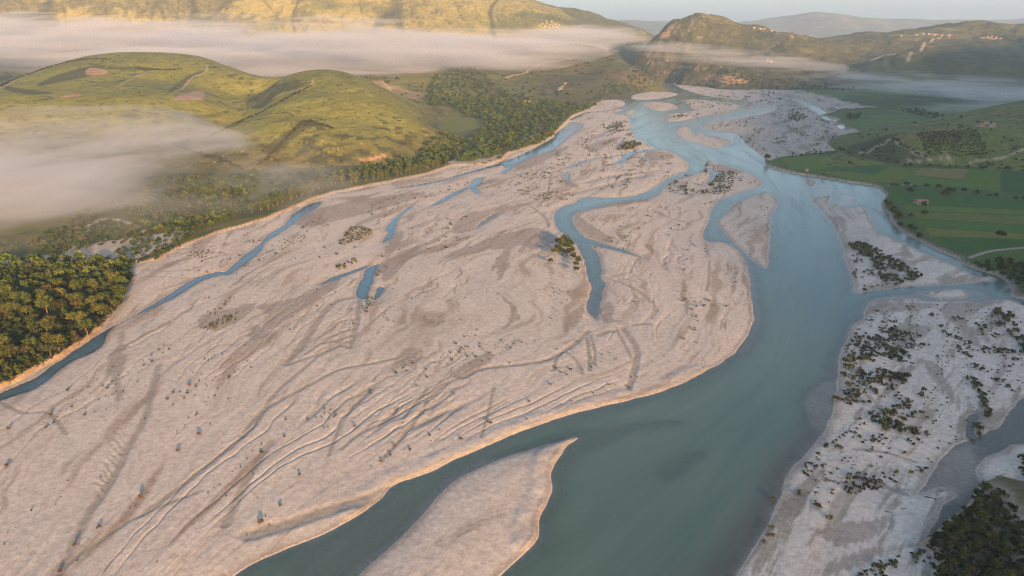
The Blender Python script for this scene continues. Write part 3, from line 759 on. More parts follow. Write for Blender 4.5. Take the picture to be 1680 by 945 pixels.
# ------------------------------------------------------------------ hills
HILLS = {}
class Hill:
    def __init__(s, name, label, ctrl, a0, a1, r0, r1, da, dr, rough, color, mat, reach=300, lam=2e-4):
        P, Z = [], []
        for c in ctrl:
            if c[0] == 'p': x, y, z = at(*c[1:]); 
            elif c[0] == 'g':
                x, y = gnd(c[1], c[2], 1.0); x, y, z = float(x), float(y), (c[3] if len(c) > 3 else 0.5)
            elif c[0] == 'r':   # pixel column, range, height
                x, y, _ = at(c[1], 50, c[2]); z = c[3]
            P.append((x, y)); Z.append(z)
        s.t = TPS(P, Z, lam); s.rough = rough; s.P = np.array(P); s.zmax = max(Z) + 15; s.reach = reach; s.ext = (a0, a1, r0, r1)
        az_ = np.arange(a0, a1 + da, da); r_ = np.arange(r0, r1 + dr, dr)
        A_, R_ = np.meshgrid(az_, r_)
        x, y = (R_ * np.sin(A_)).ravel(), (R_ * np.cos(A_)).ravel()
        z = s.h(x, y)
        s.z0 = z
        c = color(s, x, y, z)
        V = np.stack([x, y, z], 1)
        F = grid_faces(len(r_), len(az_), lambda F: (z[F] > 0.0).any(1))
        v, f, cc = compact(V, F, c)
        put(name, mesh_np(name, v, f, mat, cc), 'structure', label)
    def base(s, x, y): return s.t(x, y)
    def h(s, x, y):
        b = np.minimum(s.t(x, y), s.zmax)
        d2 = np.full(np.shape(x), 1e12)
        for a_, c_ in s.P: d2 = np.minimum(d2, (x - a_) ** 2 + (y - c_) ** 2)
        k = sstep(s.reach, 1.7 * s.reach, np.sqrt(d2))
        b = b * (1 - k) - 8 * k
        R_, A_ = np.hypot(x, y), np.arctan2(x, y)
        b = np.where((A_ < s.ext[0] - 0.01) | (A_ > s.ext[1] + 0.01) | (R_ < s.ext[2] - 20) | (R_ > s.ext[3] + 20), -8, b)
        env = np.clip(b / 40.0, 0, 1)
        z = b + s.rough(x, y, b) * env
        return np.clip(z, -6, None)
    def hit(s, px, py, r0=300, r1=6000, n=1500):
        dx, dy, dz = ray(px, py)
        hn = math.hypot(dx, dy)
        r = np.geomspace(r0, r1, n)
        X, Y, Z = dx / hn * r, dy / hn * r, H + dz / hn * r
        ok = np.nonzero(np.maximum(s.h(X, Y), 0.5) >= Z)[0]
        if len(ok) == 0: return None
        k = ok[0]
        return float(X[k]), float(Y[k]), float(max(s.h(X[k:k+1], Y[k:k+1])[0], 0))
    def poly(s, pts):
        q = [s.hit(*p) for p in smooth_closed(pts, 3)]
        q = [(a[0], a[1]) for a in q if a]
        return Poly(q, world=True, sub=1)
    def line(s, pts, w):
        q = [s.hit(*p) for p in pts]
        return Line([(a[0], a[1]) for a in q if a], w, world=True)

def rot(x, y, a): return x * math.cos(a) + y * math.sin(a), -x * math.sin(a) + y * math.cos(a)

# --- the green hill on the left
def rough_A(x, y, b):
    return 4.0 * fbm(x / 190, y / 190, 4, 101) + 0.6 * fbm(x / 30, y / 30, 3, 102)
def col_A(s, x, y, z):
    n1, n2, n3 = fbm(x / 90, y / 90, 4, 111), fbm(x / 18, y / 18, 4, 112), fbm(x / 6, y / 6, 3, 113)
    c = np.ones((len(x), 3)) * np.array([0.178, 0.172, 0.038]) * (1 + 0.16 * n1 + 0.12 * n2)[:, None]
    c = mixc(c, (0.115, 0.125, 0.040), sstep(0.0, 0.5, fbm(x / 200, y / 200, 3, 114)) * 0.8)
    low = sstep(38, 6, z + 8 * n1)
    c = mixc(c, (0.095, 0.085, 0.035), low * 0.75)
    c = mixc(c, (0.055, 0.058, 0.026), sstep(0.22, 0.45, n2 + 0.5 * n1 + 0.25 * low) * 0.85)
    c = mixc(c, (0.05, 0.055, 0.024), sstep(0.5, 0.6, n3) * 0.4)
    for pts in ([(275,150),(300,128),(330,116),(336,118),(320,130),(285,150)], [(80,128),(130,112),(175,107),(150,124),(110,133),(60,142)], [(165,112),(220,116),(275,114),(210,109)], [(400,170),(440,145),(485,130),(495,133),(490,145),(455,155),(440,172),(420,180)],
                [(280,182),(330,190),(380,182),(350,192),(290,192)], [(0,140),(40,146),(85,152),(60,155),(20,152)], [(430,250),(470,215),(500,197),(515,200),(540,205),(500,215),(460,250)]):
        c = mixc(c, (0.060, 0.062, 0.028), sstep(2, -5, s.poly(pts).sd(x, y) + 7 * n2) * 0.85)
    for pts in ([(283,162),(310,152),(332,148),(332,163),(300,165)],):
        c = mixc(c, (0.27, 0.19, 0.16), sstep(2, -2, s.poly(pts).sd(x, y)) * 0.9)
    for pts in ([(586,262),(610,258),(624,254),(627,260),(600,265)], [(285,279),(310,276),(328,282),(300,284)], [(145,112),(175,115),(172,122),(142,123)], [(100,158),(130,154),(130,158),(105,161)]):
        c = mixc(c, (0.33, 0.20, 0.13), sstep(1, -2, s.poly(pts).sd(x, y) + 3 * n3) * 0.85)
    for pts, w in (([(0,145),(15,138),(32,130),(40,127)], 2.5), ([(278,152),(310,133),(337,118),(340,108)], 1.5), ([(455,158),(490,148),(510,140),(513,132)], 1.5), ([(190,143),(220,128),(245,117)], 1.0)):
        c = mixc(c, (0.33, 0.26, 0.17), sstep(1.5, -1, s.line(pts, w).sd(x, y) + 1.5 * n3) * 0.7)
    c = mixc(c, (0.34, 0.22, 0.12), sstep(0.5, 0.62, fbm(x / 12, y / 5, 3, 117) + 0.1) * sstep(45, 10, z) * 0.7)
    return c
A_crest = [(-160,168,1100),(-60,150,1250),(0,140,1350),(60,117,1500),(130,98,1650),(200,94,1700),(270,94.5,1700),(330,94,1700),(380,110,1600),(412,122,1500),(440,130,1420),(465,127,1360),(495,122,1300),(530,126,1250),(580,142,1200),(640,172,1120),(690,205,1050)]
ctrl = [('p',) + c for c in A_crest]
ctrl += [('p',100,150,1180),('p',200,150,1220),('p',300,150,1270),('p',300,190,1060),('p',200,200,1010),('p',60,190,1010),('p',390,200,1050),('p',345,226,975),('p',510,160,1160),('p',505,195,1030),('p',455,245,900),('p',600,200,1025),('p',620,240,925),('p',375,212,1090),('p',405,180,1250),('p',430,152,1380),('p',330,160,1190),('p',460,168,1120),('p',470,200,985),('p',560,180,1060)]
ctrl += [('g',x,y) for x, y in ((-160,300),(0,285),(150,285),(270,280),(390,283),(480,281),(560,276),(640,268),(700,258),(745,250))]
ctrl += [('r',px,r + 330, 22) for px, py, r in A_crest[::2]] + [('r',px,r + 650,-4) for px, py, r in A_crest[::2]] + [('r',735,1150,-3),('r',770,1050,-3),('r',720,1300,0)]
ctrl += [('g',x,y,-2) for x, y in ((-100,350),(150,330),(350,320),(550,310),(700,285))]
hill_a = Hill('hill', 'rounded green hill with hedges and dark scrub on the left of the river', ctrl, math.radians(-43), math.radians(-3.5), 780, 2750, 0.0011, 5.0, rough_A, col_A, M_hill, 230)

# --- the mountain along the top left
def rough_B(x, y, b):
    t = x + 0.12 * y
    w = 60 * fbm(x / 500, y / 500, 3, 121)
    g = np.abs(noise((t + w) / 330, y / 1300, 122)); g2 = np.abs(noise((t + 0.7 * w + 0.35 * y) / 130, y / 600, 123))
    return 22 * (np.minimum(g, 0.4) - 0.2) + 15 * (np.minimum(g2, 0.35) - 0.18) + 9 * fbm(x / 90, y / 90, 4, 124)
def col_B(s, x, y, z):
    t = x + 0.12 * y
    w = 60 * fbm(x / 500, y / 500, 3, 121)
    g = np.abs(noise((t + w) / 330, y / 1300, 122)); g2 = np.abs(noise((t + 0.7 * w + 0.35 * y) / 130, y / 600, 123))
    n1, n2, n3 = fbm(x / 260, y / 260, 4, 125), fbm(x / 45, y / 45, 4, 126), fbm(x / 13, y / 13, 3, 127)
    c = np.ones((len(x), 3)) * np.array([0.285, 0.240, 0.078]) * (1 + 0.16 * n1 + 0.12 * n2)[:, None]
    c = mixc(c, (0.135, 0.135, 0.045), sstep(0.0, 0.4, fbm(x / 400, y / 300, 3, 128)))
    c = mixc(c, (0.075, 0.080, 0.042), 0.85 * sstep(150, 330, x + 90 * n1))  # right shoulder darkened in the colour, standing in for shade and haze
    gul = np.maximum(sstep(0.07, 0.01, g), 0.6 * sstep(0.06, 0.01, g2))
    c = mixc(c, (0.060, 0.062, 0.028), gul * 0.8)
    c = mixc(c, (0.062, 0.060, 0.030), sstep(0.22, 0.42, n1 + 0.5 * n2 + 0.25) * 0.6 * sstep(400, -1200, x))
    c = mixc(c, (0.055, 0.055, 0.028), sstep(0.26, 0.38, n3 + 0.45 * n1 + 0.15 * n2) * 0.8)
    c = mixc(c, (0.36, 0.29, 0.20), sstep(0.42, 0.6, n2 + 0.1) * sstep(230, 120, z) * 0.6)
    return c
B_crest = [(-400,-70,3900),(-200,-68,3900),(0,-62,3900),(200,-58,3900),(400,-52,3900),(600,-45,3900),(750,-22,3850),(863,0,3800),(900,12,3750),(950,20,3750),(985,38,3700),(1015,44,3700),(1050,54,3700),(1080,68,3700)]
ctrl = [('p',) + c for c in B_crest]
ctrl += [('p',px,52,3060) for px in (-400,-200,0,200,400,600,750,850,920)] + [('p',980,60,3250)]
ctrl += [('r',px,2700,5) for px in (-400,-200,0,200,400,600,800,900)] + [('r',1000,3000,5),('r',1060,3150,-3),('r',1110,3600,-3),('r',1130,4200,-3)]
ctrl += [('r',px,2400,-3) for px in (-400,0,400,800,1000)] + [('r',px,5000,30) for px in (-400,0,400,800,1000,1100)] + [('r',px,4400,260) for px in (-300,0,300,600)]
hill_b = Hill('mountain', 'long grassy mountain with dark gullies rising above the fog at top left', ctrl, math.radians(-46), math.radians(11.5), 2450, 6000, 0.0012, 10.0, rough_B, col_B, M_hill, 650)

# --- the low spur and valley floor left of the gorge
def rough_C(x, y, b): return 7 * fbm(x / 180, y / 180, 4, 131) + 3 * fbm(x / 45, y / 45, 3, 132)
def col_C(s, x, y, z):
    n1, n2, n3 = fbm(x / 120, y / 120, 4, 133), fbm(x / 30, y / 30, 4, 134), fbm(x / 9, y / 9, 3, 135)
    c = np.ones((len(x), 3)) * np.array([0.105, 0.112, 0.042]) * (1 + 0.25 * n1 + 0.2 * n2)[:, None]
    spur = sstep(-90, 120, x - 40 + 0 * y)
    c = mixc(c, (0.060, 0.064, 0.030), spur * 0.7)
    c = mixc(c, (0.11, 0.078, 0.048), spur * sstep(0.0, 0.35, fbm(x / 70, y / 110, 3, 139)) * 0.55)
    c = mixc(c, (0.050, 0.056, 0.026), sstep(0.05, 0.35, n2 + 0.4 * n1) * 0.85)
    c = mixc(c, (0.15, 0.145, 0.055), sstep(0.2, 0.4, fbm(x / 60, y / 35, 3, 136)) * (1 - spur) * 0.7)
    for pts in ([(590,140),(620,132),(660,145),(700,155),(690,162),(620,162),(585,150)],):
        c = mixc(c, (0.25, 0.185, 0.10), sstep(4, -6, s.poly(pts).sd(x, y) + 10 * n2) * 0.8)
    for pts, w in (([(830,128),(850,122),(880,108),(925,98),(935,98)], 3), ([(795,109),(830,108),(860,107)], 3), ([(615,137),(630,150),(642,156)], 2), ([(628,135),(640,148),(648,158)], 2), ([(930,135),(918,148)], 4)):
        c = mixc(c, (0.42, 0.30, 0.20), sstep(2, -1.5, s.line(pts, w).sd(x, y) + 2.5 * n3) * 0.85)
    c = mixc(c, (0.36, 0.24, 0.15), sstep(0.48, 0.62, n3 + 0.2 * n2) * spur * 0.45)
    return c
ctrl = [('p',) + c for c in ((760,104,2400),(800,98,2450),(860,85,2450),(910,76,2450),(960,74,2400),(1000,87,2300),(1040,109,2150),(1068,127,2080),(800,150,1790),(700,140,1830),(650,125,1880),(750,120,1980),(850,120,2080),(850,140,1880),(900,110,2220),(830,105,2280),(960,120,2130),(960,145,1860),(1000,130,2020),(640,150,1640),(620,170,1390))]
ctrl += [('g',x,y) for x, y in ((1084,144),(1078,149),(1040,156),(1000,164),(950,172),(900,175),(840,170),(770,165),(720,200),(690,200),(640,200))]
ctrl += [('r',px,2950,15) for px in (500,700,900)] + [('r',1000,2800,0),('r',1050,2500,-4),('r',1090,2250,-4),('r',1110,2150,-4),('r',1090,2800,-5)] + [('g',x,y,-3) for x, y in ((1060,165),(1000,175),(900,190),(800,195),(740,215))] + [('r',540,1700,12),('r',500,2200,15)]
hill_c = Hill('foothill', 'dark scrubby spur running down to the river at the mouth of the gorge', ctrl, math.radians(-17), math.radians(12.5), 1180, 3000, 0.0012, 6.0, rough_C, col_C, M_hill, 260)

# --- the mountain right of the gorge
def rough_D(x, y, b):
    g = np.abs(noise((x + 30 * fbm(x / 200, y / 200, 2, 141)) / 210, y / 800, 142))
    return 40 * (np.minimum(g, 0.45) - 0.2) + 15 * fbm(x / 110, y / 110, 4, 143) + 4.5 * fbm(x / 22, y / 22, 3, 144)
def col_D(s, x, y, z):
    g = np.abs(noise((x + 30 * fbm(x / 200, y / 200, 2, 141)) / 210, y / 800, 142))
    n1, n2, n3 = fbm(x / 150, y / 150, 4, 145), fbm(x / 40, y / 40, 4, 146), fbm(x / 14, y / 14, 3, 147)
    c = np.ones((len(x), 3)) * np.array([0.080, 0.078, 0.036]) * (1 + 0.3 * n1 + 0.25 * n2)[:, None]
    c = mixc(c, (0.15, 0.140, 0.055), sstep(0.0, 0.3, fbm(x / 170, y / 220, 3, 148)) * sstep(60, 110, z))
    c = mixc(c, (0.045, 0.05, 0.026), sstep(0.15, 0.02, g) * 0.8)
    c = mixc(c, (0.045, 0.05, 0.026), sstep(0.1, 0.35, n2) * 0.7)
    rock = sstep(0.18, 0.5, n3 + 0.5 * n2) * sstep(900, 480, x)
    c = mixc(c, (0.30, 0.21, 0.14), rock * 0.75)
    for pts in ([(1155,138),(1160,127),(1172,122),(1200,128),(1225,132),(1215,139)], [(1082,62),(1092,48),(1105,42),(1096,60)]):
        c = mixc(c, (0.36, 0.23, 0.13), sstep(6, -8, s.poly(pts).sd(x, y) + 14 * n2) * 0.75)
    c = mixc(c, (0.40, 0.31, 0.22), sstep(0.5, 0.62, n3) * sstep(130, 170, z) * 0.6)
    return c
ctrl = [('p',) + c for c in ((1055,84,2750),(1073,63,2800),(1080,53,2850),(1093,40,2900),(1115,34,2950),(1130,33,3000),(1180,38,3050),(1215,42,3050),(1245,45,3050),(1280,54,3000),(1330,66,3000),(1377,74,3000),(1420,84,2900),(1075,100,2520),(1100,80,2620),(1150,70,2700),(1160,110,2380),(1200,90,2550),(1250,100,2430),(1300,110,2330),(1180,128,2190),(1120,115,2330))]
ctrl += [('g',x,y) for x, y in ((1085,129),(1113,137),(1160,142),(1250,147),(1340,149),(1420,140))]
ctrl += [('r',px,4000,30) for px in (1050,1150,1250,1400)] + [('r',1040,2900,-4),('r',1020,3300,-4),('r',1040,2600,-4),('r',1060,2420,-4)] + [('g',x,y,-4) for x, y in ((1100,150),(1180,156),(1300,160),(1400,155))] + [('r',1480,2700,15),('r',1500,3200,30)]
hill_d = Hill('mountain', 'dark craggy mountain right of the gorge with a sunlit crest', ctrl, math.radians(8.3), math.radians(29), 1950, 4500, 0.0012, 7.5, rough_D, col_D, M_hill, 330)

# --- the broad ridge at the right
def rough_E(x, y, b):
    g = np.abs(noise((x + 0.3 * y) / 330, y / 900, 152))
    return 56 * (np.minimum(g, 0.45) - 0.2) + 20 * fbm(x / 140, y / 140, 4, 153) + 3 * fbm(x / 30, y / 30, 3, 154)
def col_E(s, x, y, z):
    n1, n2, n3 = fbm(x / 200, y / 200, 4, 155), fbm(x / 45, y / 45, 4, 156), fbm(x / 15, y / 15, 3, 157)
    c = np.ones((len(x), 3)) * np.array([0.085, 0.085, 0.038]) * (1 + 0.3 * n1 + 0.25 * n2)[:, None]
    c = mixc(c, (0.14, 0.135, 0.055), sstep(0.0, 0.3, fbm(x / 250, y / 250, 3, 158)) * 0.8)
    c = mixc(c, (0.045, 0.052, 0.028), sstep(0.1, 0.4, n2 + 0.3 * n1) * 0.8)
    c = mixc(c, (0.30, 0.23, 0.16), sstep(0.35, 0.55, n3 + 0.3 * n2) * 0.5 * sstep(70, 110, z))
    for pts, w in (([(1490,100),(1495,85),(1515,75),(1530,65),(1545,58)], 4), ([(1500,57),(1530,56),(1560,58)], 6), ([(1400,105),(1440,95),(1470,88)], 3), ([(1610,62),(1640,64)], 6)):
        c = mixc(c, (0.46, 0.33, 0.24), sstep(3, -2, s.line(pts, w).sd(x, y) + 3 * n3) * 0.85)
    return c
ctrl = [('p',) + c for c in ((1330,84,3000),(1377,74,3200),(1410,66,3300),(1450,60,3300),(1480,55,3300),(1540,54,3300),(1580,57,3300),(1620,43,3500),(1650,43,3500),(1690,46,3500),(1780,44,3500),(1880,44,3500),(1450,90,2750),(1550,90,2750),(1650,90,2700),(1760,92,2700),(1500,120,2250),(1600,125,2150),(1700,125,2150),(1400,120,2350))]
ctrl += [('g',x,y) for x, y in ((1370,141),(1440,143),(1500,144),(1620,146),(1750,146),(1880,146))] + [('r',px,4500,40) for px in (1300,1450,1600,1800)] + [('g',x,y,-4) for x, y in ((1350,158),(1500,160),(1650,165),(1850,165))] + [('r',1290,2900,0),('r',1290,2500,-4)]
hill_e = Hill('ridge', 'broad scrubby ridge at upper right with a pale road up to its lit crest', ctrl, math.radians(20), math.radians(42), 2000, 5400, 0.0013, 9.0, rough_E, col_E, M_hill, 480)

# --- far blue range
def rough_F(x, y, b): return 46 * fbm(x / 800, y / 800, 6, 161) - 30 * np.abs(noise(x / 700, y / 1800, 162))
def col_F(s, x, y, z):
    n1 = fbm(x / 600, y / 600, 5, 163)
    c = np.ones((len(x), 3)) * np.array([0.11, 0.11, 0.07]) * (1 + 0.3 * n1)[:, None]
    return mixc(c, (0.25, 0.20, 0.15), sstep(0.1, 0.4, fbm(x / 200, y / 260, 4, 164)) * 0.5)
F_crest = [(700,48),(860,42),(940,41),(1000,36),(1040,33),(1090,35),(1150,34),(1200,34),(1240,32),(1290,29),(1325,23),(1350,20),(1375,22),(1420,29),(1460,33),(1500,30),(1560,34),(1620,31),(1680,33),(1800,30),(2000,34)]
ctrl = [('p', a_, b_, 9500) for a_, b_ in F_crest] + [('r',px,7000,-4) for px in range(700, 2001, 130)] + [('r',px,8300,130) for px in range(700, 2001, 130)] + [('r',px,11500,100) for px in range(700, 2001, 130)]
hill_f = Hill('far_range', 'pale blue far range of hills on the horizon', ctrl, math.radians(-6), math.radians(43), 7000, 14800, 0.0014, 50.0, rough_F, col_F, M_far, 1500)

# --- the low farm hill at the right
def rough_G(x, y, b): return 1.8 * fbm(x / 70, y / 70, 3, 171) + 0.5 * fbm(x / 15, y / 15, 3, 172)
def col_G(s, x, y, z):
    n1, n2, n3 = fbm(x / 60, y / 60, 4, 173), fbm(x / 15, y / 15, 4, 174), fbm(x / 5, y / 5, 3, 175)
    c = np.ones((len(x), 3)) * np.array([0.105, 0.128, 0.036]) * (1 + 0.2 * n1 + 0.2 * n2)[:, None]
    for pts in ([(1385,256),(1400,238),(1450,224),(1475,220),(1468,230),(1490,243),(1525,262),(1480,268)],):
        c = mixc(c, (0.050, 0.056, 0.028), sstep(3, -4, s.poly(pts).sd(x, y) + 5 * n2) * 0.9)
    for pts in ([(1470,226),(1500,217),(1545,211),(1575,208),(1590,213),(1530,220),(1480,236)], [(1625,183),(1660,176),(1672,185),(1640,192)]):
        c = mixc(c, (0.155, 0.125, 0.050), sstep(4, -6, s.poly(pts).sd(x, y) + 6 * n2) * 0.8)
    c = mixc(c, (0.045, 0.055, 0.026), sstep(0.2, 0.42, n2 + 0.3 * n1) * 0.7)
    for pts, w in (([(1410,252),(1430,246),(1450,236),(1462,228)], 1.3), ([(1466,226),(1475,238),(1495,248),(1515,258)], 0.9), ([(1592,266),(1620,262),(1650,258),(1700,240)], 1.6), ([(1600,208),(1635,209)], 1.5), ([(1480,264),(1530,264),(1560,262)], 0.8)):
        c = mixc(c, (0.30, 0.25, 0.19), sstep(1, -0.7, s.line(pts, w).sd(x, y) + 1.0 * n3) * 0.85)
    return c
ctrl = [('p',) + c for c in ((1400,239,925),(1450,222,950),(1500,214,955),(1560,205,970),(1620,190,1000),(1680,172,1040),(1760,150,1090),(1860,130,1120),(1560,240,890),(1640,230,900),(1680,240,875),(1480,240,905),(1760,230,880),(1600,210,940),(1680,200,955))]
ctrl += [('g',x,y,2.2) for x, y in ((1388,250),(1392,257),(1440,264),(1500,271),(1560,272),(1620,280),(1680,285),(1780,290),(1880,300))] + [('r',px,1330,0) for px in (1400,1500,1600)] + [('r',1700,1450,6),('r',1800,1500,10)] + [('g',x,y,-2) for x, y in ((1360,258),(1440,278),(1560,290),(1700,305),(1850,320))] + [('r',1370,1050,-3),('r',1430,1250,-3)]
hill_g = Hill('hillside', 'low farm hill with orchard rows and tracks at the right', ctrl, math.radians(21.5), math.radians(46), 880, 2200, 0.0011, 4.0, rough_G, col_G, M_hill, 170)
HILLS_ALL = [hill_a, hill_b, hill_c, hill_d, hill_e, hill_g]

# --- the mountain behind the camera whose shadow lies over the right of the valley
dv, pv = np.array([-math.sin(SUN_AZ), math.cos(SUN_AZ)]), np.array([math.cos(SUN_AZ), math.sin(SUN_AZ)])
def shade_mountain():
    t = np.arange(-900, 5200, 20.0); s = np.arange(-1900, -150, 25.0)
    T, S = np.meshgrid(t, s)
    prof = np.interp(T, [-900, -400, 83, 450, 801, 1318, 2000, 2827, 4000, 5200], [0, 60, 188, 285, 372, 490, 590, 680, 700, 600])
    h = prof - 0.72 * np.abs(S + 1000) * np.where(S > -1000, 1.0, 0.7) + 22 * fbm(T / 160, S / 160, 4, 181) + 5 * fbm(T / 30, S / 30, 3, 182)
    x, y = T * pv[0] + S * dv[0], T * pv[1] + S * dv[1]
    n1 = fbm(x / 90, y / 90, 4, 183).ravel()
    c = np.ones((x.size, 3)) * np.array([0.09, 0.095, 0.04]) * (1 + 0.3 * n1)[:, None]
    z = np.clip(h, -6, None).ravel()
    F = grid_faces(len(s), len(t), lambda F: (z[F] > -5).any(1))
    v, f, cc = compact(np.stack([x.ravel(), y.ravel(), z], 1), F, c)
    put('mountain', mesh_np('mountain', v, f, M_hill, cc), 'structure', 'scrubby mountain behind the viewpoint that shades the right of the valley')
shade_mountain()

def surface(x, y):
    x = np.atleast_1d(np.asarray(x, float)); y = np.atleast_1d(np.asarray(y, float))
    z = gheight(x, y)
    for hl in HILLS_ALL: z = np.maximum(z, hl.h(x, y))
    return z

# ------------------------------------------------------------------ foliage
def leaf_cloud(seed, rx, ry, rz, cz, nclump, nleaf, size, c0, c1, clump_r=0.42, low=-0.35):
    """many small leaf-sized faces on clumps spread through the crown's volume"""
    g = np.random.default_rng(seed)
    Vs, Cs = [], []
    for i in range(nclump):
        d = g.normal(size=3); d /= np.linalg.norm(d)
        if d[2] < low: d[2] *= -0.6
        k = g.uniform(0.45, 0.82)
        cen = np.array([rx * d[0] * k, ry * d[1] * k, cz + rz * d[2] * k])
        cr = clump_r * g.uniform(0.6, 1.15) * min(rx, ry, rz * 1.3)
        t = g.uniform() ; col = np.array(c0) * (1 - t) + np.array(c1) * t
        n = max(4, int(nleaf / nclump * g.uniform(0.7, 1.3)))
        dn = g.normal(size=(n, 3)); dn /= np.linalg.norm(dn, axis=1)[:, None]
        pos = cen + dn * cr * g.uniform(0.55, 1.08, (n, 1)) * np.array([1, 1, 0.8])
        nn = dn + g.normal(scale=0.45, size=(n, 3)); nn /= np.linalg.norm(nn, axis=1)[:, None]
        up = g.normal(size=(n, 3))
        u = np.cross(nn, up); u /= np.linalg.norm(u, axis=1)[:, None] + 1e-9
        w = np.cross(nn, u)
        sz = size * g.uniform(0.6, 1.3, (n, 1))
        q = np.stack([pos - u * sz, pos - w * sz * 0.7, pos + u * sz, pos + w * sz * 0.7], 1)
        Vs.append(q.reshape(-1, 3))
        lc = np.clip(col[None, :] * g.uniform(0.75, 1.25, (n, 1)), 0, 1)
        Cs.append(np.repeat(lc, 4, 0))
    V = np.vstack(Vs); C = np.vstack(Cs)
    return V, C

def quads(V): return np.arange(len(V)).reshape(-1, 4)

def trunk_geo(h, r, seed, limbs=4, lean=0.06):
    """tapered trunk with limbs, as quads"""
    g = np.random.default_rng(seed)
    Vs, Fs = [], []
    def tube(p0, p1, r0, r1, n=6):
        p0, p1 = np.array(p0), np.array(p1)
        d = p1 - p0; d /= np.linalg.norm(d)
        u = np.cross(d, [0.3, 0.9, 0.1]); u /= np.linalg.norm(u); w = np.cross(d, u)
        a = np.arange(n) / n * 2 * math.pi
        ring = np.cos(a)[:, None] * u + np.sin(a)[:, None] * w
        b = sum(len(v) for v in Vs)
        Vs.append(np.vstack([p0 + ring * r0, p1 + ring * r1]))
        Fs.append(np.array([[b + i, b + (i + 1) % n, b + n + (i + 1) % n, b + n + i] for i in range(n)]))
    top = np.array([g.normal() * lean * h, g.normal() * lean * h, h])
    mid = top * 0.5 + np.array([g.normal() * lean * h * 0.4, 0, 0])
    tube([0, 0, -0.6], mid, r * 1.15, r * 0.75); tube(mid, top, r * 0.75, r * 0.25)
    for i in range(limbs):
        k = g.uniform(0.35, 0.8); a = g.uniform(0, 6.28); b = mid * min(1, k / 0.5) if k < 0.5 else mid + (top - mid) * (k - 0.5) * 2
        tube(b, b + np.array([math.cos(a) * h * 0.28, math.sin(a) * h * 0.28, h * 0.22]), r * 0.4, r * 0.12, 5)
    return np.vstack(Vs), np.vstack(Fs)

GREEN = ((0.055, 0.072, 0.020), (0.135, 0.145, 0.034))
OLIVE = ((0.045, 0.052, 0.022), (0.092, 0.092, 0.036))
DARK = ((0.036, 0.054, 0.020), (0.078, 0.098, 0.034))
RUST = ((0.12, 0.070, 0.035), (0.19, 0.110, 0.055))
TREES = {}
def tree_kind(key, n, rx, rz, h, cols, nclump=16, nleaf=620, size=0.55, clump_r=0.42, low=-0.35):
    out = []
    for i in range(n):
        sd = hash(key) % 1 + 1000 + len(TREES) * 57 + i
        g = np.random.default_rng(sd)
        k = g.uniform(0.85, 1.15)
        V, C = leaf_cloud(sd, rx * k, rx * k * g.uniform(0.85, 1.15), rz, h - rz * 0.95, nclump, nleaf, size, cols[0], cols[1], clump_r, low)
        tv, tf = trunk_geo(h * 0.75, 0.032 * h, sd + 7)
        out.append((mesh_np(key + '_trunk', tv, tf, M_bark), mesh_np(key + '_crown', V, quads(V), M_leaf, C, smooth=False), (V, C)))
    TREES[key] = out
tree_kind('round', 6, 5.2, 4.6, 10.5, GREEN, 30, 1700, 0.40, 0.36)
tree_kind('olive_green', 4, 4.8, 4.0, 9.0, OLIVE, 26, 1300, 0.38, 0.36)
tree_kind('tall', 4, 3.3, 6.7, 13.0, ((0.050, 0.072, 0.022), (0.100, 0.118, 0.034)), 34, 1500, 0.36, 0.46, -1.1)
tree_kind('dark', 4, 4.6, 4.0, 8.6, DARK, 26, 1300, 0.38, 0.36)
tree_kind('rust', 3, 3.8, 3.4, 7.5, RUST, 18, 700, 0.32, 0.36)
tree_kind('orchard', 2, 2.2, 1.7, 3.6, ((0.034, 0.046, 0.028), (0.060, 0.072, 0.040)), 8, 120, 0.45)

n_tree = [0]
def make_tree(x, y, z, key, scale, label, group, name='tree', cat='tree', rz=None):
    tr, cr, _ = TREES[key][n_tree[0] % len(TREES[key])]
    n_tree[0] += 1
    e = bpy.data.objects.new(name, None); link(e)
    e.location = (x, y, z); e.rotation_euler = (0, 0, random.uniform(0, 6.28)); e.scale = (scale, scale, scale * random.uniform(0.9, 1.12))
    e.empty_display_size = 1
    tag(e, None, label, cat, group)
    a = bpy.data.objects.new('trunk', tr); link(a); a.parent = e
    b = bpy.data.objects.new('crown', cr); link(b); b.parent = e
    return e

def scatter(poly_px, spacing, n_max=100000, tries=12000, z=2.0, seed=1, world=False):
    P = Poly(poly_px, z=z, sub=1)
    g = np.random.default_rng(seed)
    lo, hi = P.p.min(0), P.p.max(0)
    xs, ys_ = g.uniform(lo[0], hi[0], tries), g.uniform(lo[1], hi[1], tries)
    m = P.sd(xs, ys_) < -0.5
    xs, ys_ = xs[m], ys_[m]
    kept, cell = [], {}
    for x, y in zip(xs, ys_):
        k = (int(x // spacing), int(y // spacing)); ok = True
        for i in (-1, 0, 1):
            for j in (-1, 0, 1):
                for q in cell.get((k[0] + i, k[1] + j), ()):
                    if (q[0] - x) ** 2 + (q[1] - y) ** 2 < spacing * spacing: ok = False
        if ok:
            cell.setdefault(k, []).append((x, y)); kept.append((x, y))
            if len(kept) >= n_max: break
    return kept

def near_line(pts_px, step, jit, z=2.0, seed=1):
    p = smooth_open(pts_px, 6)
    x, y = gnd(p[:, 0], p[:, 1], z)
    s = np.concatenate([[0], np.cumsum(np.hypot(np.diff(x), np.diff(y)))])
    g = np.random.default_rng(seed)
    q = np.arange(0, s[-1], step) + g.uniform(-0.3, 0.3, len(np.arange(0, s[-1], step))) * step
    return list(zip(np.interp(q, s, x) + g.normal(0, jit, len(q)), np.interp(q, s, y) + g.normal(0, jit, len(q))))

